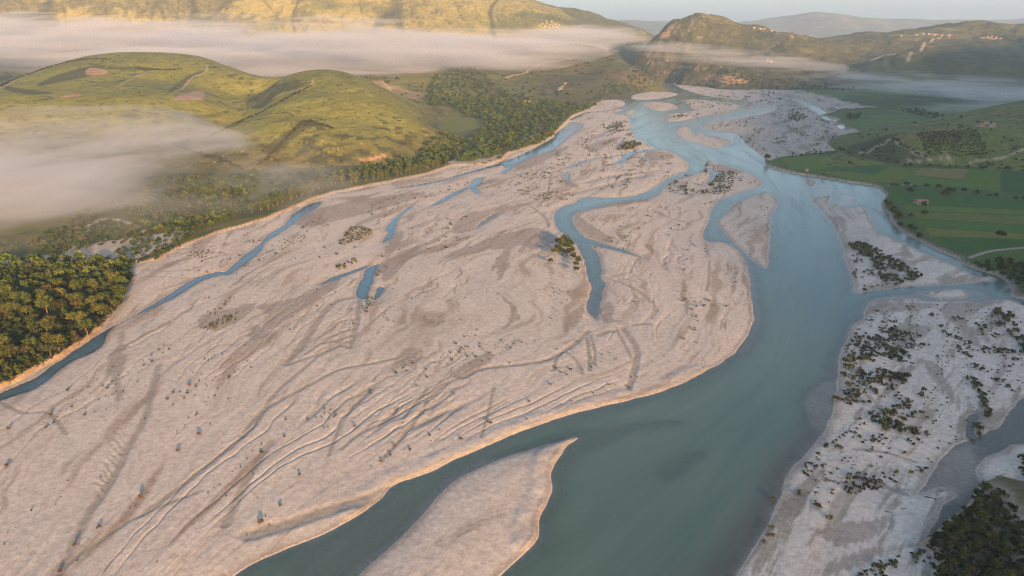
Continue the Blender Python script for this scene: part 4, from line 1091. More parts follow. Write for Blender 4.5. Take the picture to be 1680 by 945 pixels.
# merged foliage for what is too much to count
class Mass:
    def __init__(s): s.V, s.C = [], []
    def add(s, tmpl, x, y, z, k, ang, tint):
        V, C = tmpl
        c, d = math.cos(ang), math.sin(ang)
        s.V.append(np.stack([x + k * (V[:, 0] * c - V[:, 1] * d), y + k * (V[:, 0] * d + V[:, 1] * c), z + k * V[:, 2]], 1))
        s.C.append(np.clip(C * tint, 0, 1))
    def build(s, name, label, cat, mat):
        V = np.vstack(s.V)
        put(name, mesh_np(name, V, quads(V), mat, np.vstack(s.C), smooth=False), 'stuff', label, cat)

LOW = {'round': [leaf_cloud(400 + i, 5.0, 5.0, 4.5, 5.2, 9, 130, 1.15, *GREEN) for i in range(4)],
       'olive_green': [leaf_cloud(410 + i, 4.6, 4.6, 4.0, 4.6, 9, 120, 1.1, *OLIVE) for i in range(3)],
       'tall': [leaf_cloud(420 + i, 2.9, 2.9, 5.8, 7.2, 12, 130, 1.0, (0.050, 0.072, 0.022), (0.100, 0.118, 0.034), 0.6, -1.1) for i in range(3)],
       'dark': [leaf_cloud(430 + i, 4.6, 4.6, 4.0, 4.6, 9, 120, 1.1, *DARK) for i in range(3)],
       'rust': [leaf_cloud(440 + i, 3.6, 3.6, 3.0, 3.8, 7, 70, 0.9, *RUST) for i in range(2)],
       'shrub': [leaf_cloud(450 + i, 1.5, 1.5, 1.0, 0.7, 5, 34, 0.5, (0.045, 0.055, 0.026), (0.095, 0.095, 0.042)) for i in range(4)],
       'bush': [leaf_cloud(460 + i, 2.6, 2.6, 2.0, 1.6, 6, 60, 0.75, (0.036, 0.046, 0.020), (0.085, 0.088, 0.034)) for i in range(4)]}
wood = Mass(); scrub = Mass()
gR = np.random.default_rng(77)
def mass_tree(m, x, y, z, key, k):
    L = LOW[key]
    m.add(L[gR.integers(len(L))], x, y, z - 0.2, k, gR.uniform(0, 6.28), gR.uniform(0.75, 1.2) * np.array([gR.uniform(0.9, 1.12), 1, 1]))

def pick(keys, w): return random.choices(keys, w)[0]

# --- the near wood on the left bank
NEARWOOD = [(-60,440),(0,436),(70,430),(212,432),(219,456),(205,476),(196,500),(180,522),(160,540),(105,580),(40,616),(0,634),(-60,660)]
pts = scatter(NEARWOOD, 5.4, tries=20000, seed=3)
pts.sort(key=lambda p: math.hypot(*p))
wd_ = gheight([p[0] for p in pts], [p[1] for p in pts])
LBL_W = {'round': 'leafy yellow green tree in the near wood at the left bank', 'olive_green': 'olive green broad tree in the near wood at the left bank', 'dark': 'dark green low tree in the near wood at the left bank', 'rust': 'reddish half dry tree in the near wood at the left bank', 'tall': 'slender pale green tree in the near wood at the left bank'}
k_ind = 0
for (x, y), z in zip(pts, wd_):
    key = pick(['round', 'olive_green', 'dark', 'rust', 'tall'], [5, 3, 4, 0.8, 0.7])
    sc_ = random.choice([random.uniform(0.4, 0.62), random.uniform(0.55, 0.9), random.uniform(0.75, 1.0)]) * (1.08 if key == 'round' else 0.85)
    if k_ind < 175:
        make_tree(x, y, float(z), key, sc_, LBL_W[key], LBL_W[key].replace('tree', 'trees'), 'riverside_tree'); k_ind += 1
    else: mass_tree(wood, x, y, z, key, sc_)
# undergrowth of the near wood
for x, y in scatter(NEARWOOD, 2.5, 3600, 26000, seed=4):
    mass_tree(scrub, x, y, 2.2, pick(['bush', 'olive_green', 'round'], [6, 1, 1]), random.uniform(0.35, 0.7))

# --- strip of tall trees along the left bank
pts = near_line([(415,352),(470,333),(540,308),(600,299),(660,290),(735,270)], 5.5, 1.5, seed=5)
zz = gheight([p[0] for p in pts], [p[1] for p in pts])
for (x, y), z in zip(pts, zz):
    x, y = x - 1.5, y + 5
    make_tree(x, y, 2.4, pick(['tall', 'round'], [4, 1]), random.uniform(0.7, 1.0), 'tall slim tree in the front row of the wooded strip on the left bank', 'front row of the wooded strip', 'poplar_tree', 'tree')
for x, y in scatter([(408,352),(440,330),(520,302),(560,288),(700,263),(738,258),(738,266),(660,283),(560,300),(470,328)], 6.5, 900, 9000, seed=6):
    mass_tree(wood, x, y, 2.3, pick(['tall', 'round', 'olive_green'], [3, 2, 1]), random.uniform(0.7, 1.05))
# --- woods further up the left bank
for poly, sp, keys, wts, kk in (
    ([(700,165),(720,150),(770,145),(830,163),(880,168),(960,174),(985,172),(962,182),(930,193),(914,213),(900,226),(870,241),(835,250),(812,262),(780,268),(745,268),(735,258),(765,235),(800,212),(790,198),(740,186),(700,190)], 9.5, ['dark', 'olive_green', 'round', 'tall'], [4, 2, 2, 1], (0.75, 1.15)),
    ([(740,232),(760,235),(745,262),(700,264),(690,255)], 9, ['round', 'dark'], [2, 1], (0.6, 1.0)),
    ([(835,250),(900,226),(917,214),(915,222),(890,234),(850,247)], 7, ['tall', 'round'], [2, 2], (0.6, 0.85)),
    ([(780,268),(745,270),(770,258),(815,250),(820,258)], 7, ['tall', 'round'], [2, 2], (0.6, 0.9)),
    ([(200,345),(255,325),(330,310),(400,318),(408,350),(340,378),(300,392),(255,385),(215,368)], 6.5, ['olive_green', 'round', 'dark'], [3, 2, 3], (0.55, 0.95)),
    ([(60,410),(120,378),(150,366),(210,372),(255,392),(220,402),(150,410),(90,425)], 6.0, ['olive_green', 'dark'], [2, 3], (0.35, 0.7)),
    ([(180,418),(230,400),(300,388),(340,378),(285,410),(255,428),(215,434)], 5.5, ['olive_green', 'dark'], [2, 3], (0.35, 0.65)),
    ([(230,325),(260,300),(330,290),(400,290),(480,288),(530,285),(470,300),(400,320),(330,312)], 12, ['dark', 'olive_green', 'round'], [2, 2, 1], (0.5, 0.9)),
    ([(-50,420),(60,400),(150,350),(230,330),(260,322),(200,345),(140,372),(60,410)], 9, ['olive_green', 'dark'], [2, 2], (0.5, 0.9)),
    ([(560,285),(640,272),(700,255),(735,245),(735,255),(690,262),(600,280),(540,292)], 9, ['dark', 'olive_green'], [2, 1], (0.5, 0.8)),
    ([(960,170),(1000,160),(1060,150),(1082,146),(1060,146),(1000,152)], 12, ['dark', 'olive_green'], [3, 1], (0.4, 0.8)),
    ([(1140,143),(1250,147),(1400,150),(1400,145),(1250,143),(1140,140)], 13, ['dark'], [1], (0.6, 1.1)),
    ([(1480,150),(1560,153),(1600,158),(1560,160),(1500,156)], 14, ['dark'], [1], (0.5, 0.9)),
    ([(1500,180),(1560,195),(1585,200),(1560,203),(1520,196),(1480,184)], 11, ['dark'], [1], (0.5, 0.9)),
    ([(1390,190),(1412,190),(1405,198),(1390,198)], 8, ['dark'], [1], (0.5, 0.8)),
    ([(1292,188),(1310,186),(1325,192),(1308,200),(1294,196)], 7, ['dark'], [1], (0.3, 0.6)),
    ):
    ps = scatter(poly, sp, 1200, 14000, seed=abs(int(poly[0][0])) + 11)
    zz = surface([p[0] for p in ps], [p[1] for p in ps]) if ps else []
    for (x, y), z in zip(ps, zz):
        if z < 0.2: continue
        mass_tree(wood, x, y, z, pick(keys, wts), random.uniform(*kk))

# --- single trees that stand out
def tree_px(px, py, key, k, label, group=None, name='tree', hill=None):
    if hill is not None:
        q = hill.hit(px, py)
        if not q: return
        x, y, z = q
    else:
        x, y = gnd(px, py, 1.5); x, y = float(x), float(y); z = float(surface(x, y)[0])
    make_tree(x, y, z - 0.1, key, k, label, group, name)
for px, py, key, k, lab in (
    (926,398,'round',0.78,'topmost tree of the small clump on the bar beside the blue side channel'), (935,407,'olive_green',0.68,'rusty green tree of the clump on the bar nearest the channel edge'),
    (921,409,'round',0.72,'middle tree of the small clump on the gravel bar'), (911,419,'round',0.68,'left bushy tree of the small clump on the gravel bar'),
    (931,418,'dark',0.68,'dark tree in the middle of the small clump on the bar'), (940,424,'dark',0.65,'dark right tree of the clump where the bank drops to the channel'),
    (948,432,'olive_green',0.63,'olive tree on the bank edge below the clump'), (903,431,'olive_green',0.46,'small outlying tree left of the clump on the bar'), (946,446,'olive_green',0.54,'lowest small tree of the clump by the channel'),
    (918,402,'olive_green',0.7,'olive tree at the back of the small clump on the bar'), (930,410,'round',0.75,'bright green tree in the heart of the clump on the bar'), (938,416,'olive_green',0.7,'olive tree right of the heart of the clump on the bar'), (923,417,'dark',0.65,'dark low tree at the front of the clump on the bar'), (916,412,'olive_green',0.62,'olive tree between the left bushy tree and the heart of the clump'), (944,437,'dark',0.5,'dark bush-like tree under the olive one on the bank edge'), (933,403,'dark',0.7,'dark tree right behind the topmost tree of the clump'),
    (1166,308,'dark',0.72,'lone green tree on the gravel islands in midstream'), (1259,264,'dark',0.95,'dark tree standing at the tip of the farmland headland'),
    (1491,320,'dark',0.95,'round tree alone in the field below the hedge'), (1549,327,'dark',0.9,'left tree of the pair in the strip fields'), (1556,322,'dark',0.9,'right tree of the pair in the strip fields'),
    (1514,342,'dark',0.75,'tree beside the small ruined farmhouse'), (1517,357,'dark',0.7,'tree in the strip field below the farmhouse'), (1493,360,'dark',0.5,'small tree by the bank left of the strip fields'), (1640,396,'dark',0.85,'tree at the lower edge of the yellow strip field'), (1390,345,'dark',0.0,None),
    (1106,193,'dark',0.6,'left tree of the grove on the far river island'), (1113,193,'dark',0.7,'middle tree of the grove on the far river island'), (1119,192,'dark',0.65,'right tree of the grove on the far river island')):
    if lab: tree_px(px, py, key, k, lab, None, 'tree')
# --- bank trees along the farmland
for ln, step, k0, k1, grp, lab in (
    ([(1262,272),(1300,282),(1345,288),(1395,297),(1430,302)], 9, 0.35, 0.6, 'bank bushes of the headland', 'dark bushy tree on the riverbank of the farmland headland'),
    ([(1452,335),(1466,352),(1476,370),(1492,382),(1515,394)], 6.5, 0.45, 0.7, 'bank trees by the narrow channel', 'dark bushy tree leaning over the narrow channel below the strip fields'),
    ([(1440,306),(1500,308),(1560,314),(1620,323),(1690,333)], 9, 0.4, 0.65, 'hedge trees between the fields', 'dark tree in the long hedge between the green fields'),
    ([(1392,257),(1440,267),(1500,275),(1560,275),(1620,279),(1690,284)], 10, 0.4, 0.65, 'hedge trees under the farm hill', 'dark tree in the hedge at the foot of the farm hill')):
    ps = near_line(ln, step, 1.6, seed=int(step * 10))
    zz = surface([p[0] for p in ps], [p[1] for p in ps])
    for i, ((x, y), z) in enumerate(zip(ps, zz)):
        if z < 0.5: continue
        if i % 2 == 0 and len(ps) > 40: mass_tree(wood, x, y, z - 0.2, 'dark', random.uniform(k0, k1))
        else: make_tree(x, y, float(z) - 0.2, 'dark', random.uniform(k0, k1), lab, grp, 'hedge_tree')
ps = scatter([(1590,436),(1650,430),(1700,440),(1700,486),(1668,478),(1655,463)], 6, 40, 3000, seed=9)
for x, y in ps: make_tree(x, y, 2.2, 'dark', random.uniform(0.4, 0.7), 'dark scrubby tree on the right bank where the channel bends', 'trees on the right bank at the channel bend', 'tree')
# --- wood in the bottom right corner
ps = scatter([(1533,884),(1556,862),(1570,846),(1600,822),(1612,803),(1628,815),(1645,845),(1665,880),(1700,905),(1700,985),(1535,985),(1545,915)], 3.6, 62, 5000, seed=10)
for x, y in ps:
    key = pick(['rust', 'olive_green', 'dark', 'round'], [4, 2, 2, 1] if y > 225 else [0.5, 2, 4, 2])
    lab = {'rust': 'brown dry tree in the dark wood at the bottom right corner', 'olive_green': 'olive tree in the dark wood at the bottom right corner', 'dark': 'dark green tree in the dark wood at the bottom right corner', 'round': 'fresh green tree in the dark wood at the bottom right corner'}[key]
    make_tree(x, y, 2.3, key, random.uniform(0.30, 0.50), lab, lab.replace('tree', 'trees'), 'tree')
for x, y in scatter([(1520,892),(1560,862),(1612,800),(1640,800),(1680,860),(1700,985),(1525,985),(1535,915)], 2.6, 300, 5000, seed=12):
    mass_tree(scrub, x, y, 2.1, 'bush', random.uniform(0.4, 0.8))
for x, y in scatter([(1672,745),(1690,735),(1700,790),(1676,790)], 3.2, 20, 2000, seed=13):
    make_tree(x, y, 0.9, 'dark', random.uniform(0.25, 0.42), 'low dark tree on the sand at the right edge beside the small channel', 'low trees at the right edge', 'tree')

# --- olive rows on the farm hill
c4 = [hill_g.hit(*p) for p in ((1500,222),(1600,214),(1622,255),(1522,259))]
if all(c4):
    c4 = np.array([c[:2] for c in c4])
    for i in range(18):
        for j in range(12):
            u, v_ = (i + 0.5) / 18, (j + 0.5) / 12
            p = (c4[0] * (1 - u) + c4[1] * u) * (1 - v_) + (c4[3] * (1 - u) + c4[2] * u) * v_
            p = p + np.random.default_rng(i * 50 + j).normal(0, 0.7, 2)
            if random.random() < 0.06: continue
            z = float(hill_g.h(p[:1], p[1:])[0])
            make_tree(p[0], p[1], z - 0.1, 'orchard', random.uniform(0.6, 0.85), 'small olive tree in the planted rows on the farm hill', 'olive rows on the farm hill', 'olive_tree', 'olive tree')

# --- hedges and scattered bushes on the hills (one mass of scrub)
def hill_bushes(hill, n, px0, px1, py0, py1, k0, k1, seed, key='bush', dens=None):
    g = np.random.default_rng(seed)
    c = 0
    for _ in range(n):
        q = hill.hit(g.uniform(px0, px1), g.uniform(py0, py1), n=500)
        if q is None or q[2] < 1.5: continue
        if dens is not None and not dens(q[0], q[1], g): continue
        mass_tree(scrub, q[0], q[1], q[2], key, g.uniform(k0, k1))
dn = lambda x, y, g: noise(np.array([x / 60.0]), np.array([y / 60.0]), 201)[0] > g.uniform(-0.5, 0.6)
hill_bushes(hill_a, 650, 0, 720, 96, 280, 0.25, 0.6, 31, dens=dn)
hill_bushes(hill_g, 260, 1390, 1680, 190, 280, 0.4, 0.9, 32, dens=dn)
hill_bushes(hill_c, 500, 600, 1080, 85, 165, 0.8, 1.8, 33, dens=dn)
HEDGES = [(hill_a, [(510,142),(490,152),(460,168),(430,184),(400,198),(375,210),(345,224)], 'long dark hedge running down across the green hill from its summit'),
          (hill_a, [(545,212),(520,203),(505,199),(490,208),(470,228),(450,250),(430,268),(415,280)], 'hooked dark hedge along the gully on the near face of the green hill'),
          (hill_a, [(285,238),(310,248),(345,258),(375,268),(400,280)], 'dark hedge along the ditch at the foot of the green hill'),
          (hill_a, [(0,142),(30,128),(60,118),(90,108),(130,99),(175,97)], 'dark hedge on the left skyline of the green hill'),
          (hill_a, [(225,113),(260,116),(300,114)], 'short dark hedge below the crest of the green hill'),
          (hill_g, [(1466,228),(1480,240),(1500,250),(1520,260)], 'thin hedge beside the orchard path on the farm hill')]
for hl, ln, lab in HEDGES:
    p = smooth_open(ln, 8); m = Mass(); g = np.random.default_rng(len(lab))
    Q = [hl.hit(*q) for q in p]; Q = np.array([q for q in Q if q])
    s = np.concatenate([[0], np.cumsum(np.hypot(np.diff(Q[:, 0]), np.diff(Q[:, 1])))])
    for t in np.arange(0, s[-1], 2.6):
        if g.uniform() < 0.1: continue
        x, y = np.interp(t, s, Q[:, 0]) + g.normal(0, 0.8), np.interp(t, s, Q[:, 1]) + g.normal(0, 0.8)
        mass_tree(m, x, y, float(hl.h(np.array([x]), np.array([y]))[0]), 'bush', g.uniform(0.55, 1.0))
    V = np.vstack(m.V)
    put('hedge', mesh_np('hedge', V, quads(V), M_leaf, np.vstack(m.C), smooth=False), None, lab, 'hedge')

# ------------------------------------------------------------------ shrubs on the gravel
def shrub_mesh(name, seed, rx, rz, n, size, cols):
    V, C = leaf_cloud(seed, rx, rx, rz, rz * 0.75, 7, n, size, *cols)
    tv, tf = trunk_geo(rz * 0.8, 0.06, seed, 3, 0.1)
    b = len(V)
    return mesh_np(name, np.vstack([V, tv]), np.vstack([quads(V), tf + b]), M_dry, np.vstack([C, np.tile([[0.12, 0.09, 0.06]], (len(tv), 1))]), smooth=False)
TUFT = [shrub_mesh('tuft', 500 + i, 1.05, 0.85, 110, 0.24, ((0.10, 0.075, 0.045), (0.17, 0.125, 0.07))) for i in range(3)]
GRN = [shrub_mesh('shrub', 510 + i, 1.25, 0.95, 160, 0.27, ((0.060, 0.075, 0.032), (0.130, 0.138, 0.058))) for i in range(4)]
MIXD = [shrub_mesh('shrub', 520 + i, 1.1, 0.85, 120, 0.25, ((0.085, 0.076, 0.044), (0.150, 0.132, 0.072))) for i in range(3)]
sh_i = [0]
def shrub(x, y, z, L, k, label, group, name='shrub'):
    o = bpy.data.objects.new(name, L[sh_i[0] % len(L)]); sh_i[0] += 1
    link(o); o.location = (x, y, z - 0.05); o.scale = (k, k, k * random.uniform(0.8, 1.15)); o.rotation_euler = (0, 0, random.uniform(0, 6.28))
    tag(o, None, label, 'shrub', group)
MARKED = [(327,715,1.5,'t','brown tuft with a long shadow on the open gravel, below the small ripples'),(293,742,1.3,'t','yellowish tuft on the gravel just left of the rills'),(230,820,1.6,'t','large brown tuft of driftwood scrub midway up the lower left gravel'),
 (163,869,1.3,'t','reddish tuft on the gravel left of the long dry rill'),(125,896,1.4,'t','brown tuft standing in the dry rill at lower left'),(100,940,1.3,'t','brown tuft at the bottom end of the dry rill'),(428,859,1.5,'t','brown clump lying on the lit strand beside the inlet'),
 (492,781,1.2,'t','grey spiky tuft alone on the gravel left of the inlet'),(82,684,1.7,'t','large rust coloured clump of debris near the left bank channel'),(10,767,1.6,'t','dark clump at the left edge of the gravel'),(14,706,1.4,'t','brown clump at the left edge above the dark one'),
 (626,759,1.2,'t','rust coloured tuft above the bright river edge, end of a rill'),(756,722,1.2,'t','tuft close above the bright river edge'),(803,696,1.5,'t','double tuft above the bright river edge'),(1031,637,1.3,'t','rust coloured tuft near the river edge below the branching rills'),
 (551,684,1.2,'t','spiky tuft between the dry rills of the main bar'),(582,702,1.1,'t','tuft right of the spiky one between the rills'),(648,735,1.1,'t','tuft at the end of the curved rill'),(869,661,1.1,'t','tuft alone on the lower part of the main bar'),(310,634,1.6,'t','long brown clump on the left of the main bar'),
 (1268,819,1.6,'m','dark bush standing in the water close to the right bank'),(1371,655,2.0,'m','brown bush standing in shallow water at the right bank'),(1389,592,2.3,'g','tallest green bush on the water edge of the right bank'),(1394,606,2.3,'g','green bush just below the tallest one on the water edge'),(1384,617,2.0,'g','dark bush on the right bank waterline'),
 (1411,609,1.7,'g','round green bush behind the waterline bushes'),(1392,632,1.5,'g','green bush above the brown bush in the shallows'),(1439,511,1.3,'m','grey bush on the white sand below the channel mouth'),(1488,505,1.4,'m','sprawling brown bush on the white sand below the channel'),(1528,520,1.7,'g','dark round bush near the dark wet sand'),
 (1544,538,1.7,'g','upper bush of the file beside the gravel strip'),(1548,548,1.6,'g','second bush of the file beside the gravel strip'),(1556,553,1.6,'g','third bush of the file beside the gravel strip'),(1568,556,1.7,'m','lowest bush of the file beside the gravel strip'),(1523,568,1.1,'m','bush alone on the grey sand'),(1538,587,1.1,'m','bush alone at the head of the grey gravel wedge'),
 (1571,573,1.6,'g','dark bush right of the grey gravel wedge'),(1585,582,1.4,'g','green bush beside the wedge'),(1665,593,1.8,'g','dark bush on the sand near the right edge'),(1634,625,1.2,'m','bush on the sand between the two strips of scrub'),(1600,605,1.8,'g','sprawling bush right of the gravel wedge'),
 (1452,680,2.1,'g','large green bush, top of the central clump'),(1455,690,1.9,'g','second bush of the central clump'),(1447,697,1.9,'g','left bush of the central clump'),(1452,706,1.9,'g','lowest bush of the central clump'),(1480,711,1.9,'g','large green bush right of the central clump'),(1493,705,1.5,'g','bush at the right end of the central clump'),(1519,714,1.5,'g','lone oblong green bush below the pale slope'),
 (1515,644,1.6,'g','bush above the pale fan of sand'),(1511,651,1.6,'g','bush left above the pale fan of sand'),(1429,639,1.4,'g','round green bush right of the shallows'),(1375,737,1.8,'m','olive bush on the sand slope near the waterline'),(1443,793,1.7,'m','dark bush with a brown sand tail behind it'),(1339,834,1.5,'g','largest green bush near the orange bank'),(1360,852,1.3,'g','small green bush below the largest one near the orange bank'),
 (1345,835,1.1,'m','bush touching the largest one near the orange bank'),(1265,866,1.5,'m','dark bush on the bank edge below the orange earth'),(1264,879,1.6,'m','olive bush on the bank edge, second below the orange earth'),(1253,889,1.3,'m','brown bush on the bank edge, third below the orange earth'),(1495,777,1.2,'g','dark green lone bush left of the small channel'),(1484,745,1.1,'m','bush in the brown hollow left of the small channel'),
 (1437,932,1.4,'g','green bush at the bottom edge on the sand'),(1467,925,1.2,'g','green bush right of the bottom-edge one'),(1602,698,1.9,'g','dark bush at the edge of the teal pool'),(1607,705,1.8,'g','lower dark bush at the edge of the teal pool'),(1618,683,1.4,'m','bush right of the teal pool'),(1606,712,1.6,'m','brown bush below the teal pool'),(1596,722,1.2,'m','small dark bush on the spit in the small channel')]
for px, py, k, t, lab in MARKED:
    x, y = gnd(px, py, 0.6); x, y = float(x), float(y)
    z = max(float(gheight(x, y)[0]), -0.1)
    shrub(x, y, z, {'t': TUFT, 'm': MIXD, 'g': GRN}[t], k * (0.65 if t == 't' else 0.75), lab, None)
# strips of scrub on the right bank
cnt = [0]
for pts_, step, jit, k0, k1, grp, lab in (
    ([(1638,512),(1650,530),(1660,548),(1672,562),(1690,585)], 2.4, 2.2, 1.2, 2.0, 'bushes of the upper right scrub strip', 'green bush in the slanting scrub strip on the white sand at the right edge'),
    ([(1590,622),(1603,640),(1612,655),(1618,668),(1620,685)], 2.2, 0.9, 0.8, 1.4, 'bushes along the gravel channel', 'green bush in the file along the dry gravel channel at right')):
    for x, y in near_line(pts_, step, jit, 0.6, 3):
        shrub(x, y, float(gheight(x, y)[0]), GRN, random.uniform(k0, k1), lab, grp)
# the wooded gravel island and the rest of the right bank
def shrub_field(poly, n, k0, k1, L, lab, grp, seed, dens=None, sp=1.6, limit=10000):
    c = 0
    ps = scatter(poly, sp, 5000, n, z=0.6, seed=seed)
    if not ps: return
    xs, ys_ = np.array([p[0] for p in ps]), np.array([p[1] for p in ps])
    zz = gheight(xs, ys_)
    dd = noise(xs / 16, ys_ / 16, seed) + 0.5 * noise(xs / 6, ys_ / 6, seed + 1)
    g = np.random.default_rng(seed)
    for x, y, z, d in zip(xs, ys_, zz, dd):
        if z < 0.15 or d < (dens if dens is not None else 0.1) + g.normal(0, 0.12): continue
        k = g.uniform(k0, k1) * (1 + 0.5 * max(d, 0))
        if c < limit: shrub(x, y, float(z), L, k, lab, grp); c += 1
        else: mass_tree(scrub, x, y, z, 'shrub', k * 0.8)
shrub_field([(1392,402),(1412,398),(1450,415),(1480,432),(1505,445),(1515,455),(1490,465),(1465,470),(1440,455),(1430,430),(1405,415)], 900, 0.9, 1.7, GRN, 'green bush in the thicket on the triangular island', 'thicket on the triangular island', 41, -0.45, 2.3, 90)
shrub_field([(1386,415),(1405,415),(1440,455),(1462,470),(1410,480),(1402,465)], 400, 0.6, 1.2, MIXD, 'small bush on the pale sand of the triangular island by the main river', 'small bushes of the triangular island', 42, 0.0, 2.6, 30)
shrub_field([(1425,525),(1500,530),(1520,560),(1490,640),(1530,690),(1500,740),(1440,720),(1380,690),(1380,640),(1385,570),(1405,540)], 4500, 0.45, 1.1, MIXD, 'small bush scattered over the sandy right bank', 'small bushes on the sandy right bank', 43, 0.14, 1.3, 60)
shrub_field([(1395,560),(1460,545),(1500,590),(1480,620),(1400,640),(1385,590)], 1500, 0.5, 1.2, GRN, 'small green bush between the waterline bushes and the grey gravel wedge', 'green bushes behind the waterline', 44, 0.12, 1.8, 40)
shrub_field([(1330,745),(1400,700),(1490,720),(1540,760),(1480,800),(1300,830),(1300,790)], 3000, 0.35, 0.9, MIXD, 'low bush on the lower slope of the right bank', 'low bushes of the lower right bank', 45, 0.25, 1.6, 25)
shrub_field([(1560,520),(1640,515),(1690,640),(1660,650),(1620,620),(1580,600)], 2500, 0.4, 1.0, MIXD, 'small bush on the grey sand left of the slanting scrub strip', 'small bushes on the grey sand', 46, 0.3, 1.8, 20)
shrub_field([(1400,945),(1440,915),(1510,900),(1540,930),(1540,985),(1380,985)], 900, 0.35, 0.8, GRN, 'small bush on the sand beside the bottom right wood', 'small bushes beside the wood', 47, 0.15, 1.6, 16)
# everything smaller on the bars
def scrub_field(poly, n, k0, k1, seed, thr, sp=2.0, dry=True, key='shrub', scale=(28, 90)):
    ps = scatter(poly, sp, 6000, n, z=0.6, seed=seed)
    xs, ys_ = np.array([p[0] for p in ps]), np.array([p[1] for p in ps])
    zz = gheight(xs, ys_)
    a_, b_ = PSI(xs, ys_), PHI(xs, ys_)
    d = noise(a_ / scale[0], b_ / scale[1], seed) + 0.6 * noise(a_ / 6, b_ / 55, seed + 3)
    g = np.random.default_rng(seed)
    for x, y, z, q in zip(xs, ys_, zz, d):
        if z < 0.12 or q < thr + 0.12 + g.normal(0, 0.15): continue
        tint = np.array([2.3, 1.75, 1.6]) if dry and g.uniform() < 0.8 else np.array([1.35, 1.35, 1.3])
        L = LOW[key]; scrub.add(L[g.integers(len(L))], x, y, z - 0.1, k0 + (k1 * 1.15 - k0) * g.uniform() ** 2.2, g.uniform(0, 6.28), tint * g.uniform(0.7, 1.15))
scrub_field([(0,690),(180,600),(300,520),(420,470),(560,470),(700,560),(980,560),(1050,620),(900,680),(640,790),(420,900),(200,945),(0,945)], 7000, 0.22, 0.6, 51, 0.42)
scrub_field([(640,490),(960,470),(960,560),(820,620),(600,590)], 2500, 0.2, 0.42, 52, 0.35)
scrub_field([(300,500),(540,340),(760,300),(900,260),(900,340),(760,400),(640,480),(520,500),(380,540)], 5200, 0.35, 0.9, 53, 0.30)
scrub_field([(840,300),(1000,195),(1035,200),(1055,240),(1120,260),(1100,290),(960,320),(900,350)], 5200, 0.45, 1.1, 54, 0.15)
scrub_field([(960,400),(1000,350),(1080,330),(1160,280),(1240,300),(1160,350),(1150,400),(1220,450),(1220,560),(1000,620),(990,520)], 5200, 0.3, 0.8, 55, 0.33)
scrub_field([(1160,265),(1245,298),(1180,320),(1090,315),(1100,300)], 1500, 0.6, 1.3, 56, -0.05, dry=False)
scrub_field([(1155,208),(1270,180),(1300,160),(1360,200),(1410,240),(1300,257),(1256,262),(1225,235)], 6000, 0.5, 1.3, 57, 0.15, 3.0, dry=False)
scrub_field([(1130,165),(1210,172),(1180,186),(1100,198),(1095,190)], 800, 0.8, 1.6, 58, -0.1, 4.0, dry=False)
scrub_field([(1150,158),(1260,150),(1300,160),(1270,172),(1200,164)], 1200, 0.8, 1.8, 59, 0.0, 5.0, dry=False)
scrub_field([(1180,365),(1260,320),(1262,430),(1200,395)], 900, 0.35, 0.8, 60, 0.45)
scrub_field([(1278,258),(1360,250),(1390,240),(1410,242),(1380,252),(1300,262)], 800, 0.8, 1.6, 61, -0.3, 3.0, dry=False)
scrub_field([(1310,250),(1380,236),(1420,215),(1440,225),(1400,240),(1350,252)], 1200, 0.9, 1.9, 62, -0.1, 4.0, dry=False)
scrub_field([(225,440),(300,405),(400,385),(430,395),(380,430),(300,465),(230,480)], 2500, 0.3, 0.7, 63, 0.2, 1.8, scale=(14, 40))
scrub_field([(985,205),(1033,200),(1040,225),(1000,235)], 900, 0.7, 1.5, 64, 0.0, 3.0, dry=False)
scrub_field([(1018,240),(1040,232),(1056,236),(1036,246),(1010,248)], 400, 1.2, 2.2, 65, -0.5, 3.0, dry=False)
scrub_field([(1425,500),(1600,500),(1680,520),(1680,640),(1620,690),(1540,760),(1480,800),(1300,840),(1290,790),(1370,690),(1385,570)], 9000, 0.12, 0.5, 66, 0.05, 1.2, scale=(12, 40))
scrub_field([(100,700),(400,480),(700,330),(900,300),(900,420),(960,560),(760,660),(420,880),(150,945),(0,945),(0,720)], 12000, 0.10, 0.35, 67, 0.45, 1.5, scale=(14, 60))
for P_, n_, k0_, k1_ in (([(575,372),(600,372),(615,378),(600,392),(570,402),(552,405)], 260, 0.5, 1.0), ([(545,440),(570,428),(590,420),(592,430),(560,445)], 220, 0.5, 0.9), ([(326,540),(360,522),(395,512),(390,525),(345,545)], 200, 0.35, 0.6), ([(600,490),(618,480),(622,492),(608,505),(598,520)], 120, 0.4, 0.8), ([(1420,262),(1440,262),(1440,268)], 10, 0.6, 1)):
    scrub_field(P_, n_, k0_, k1_, int(P_[0][0]), -0.6, 1.3)
wood.build('woodland', 'mixed green woodland along the far part of the left bank and the plain', 'woodland', M_leaf)
scrub.build('scrub', 'low scrub and dry tufts strewn over gravel bars and hillsides', 'scrub', M_leaf)

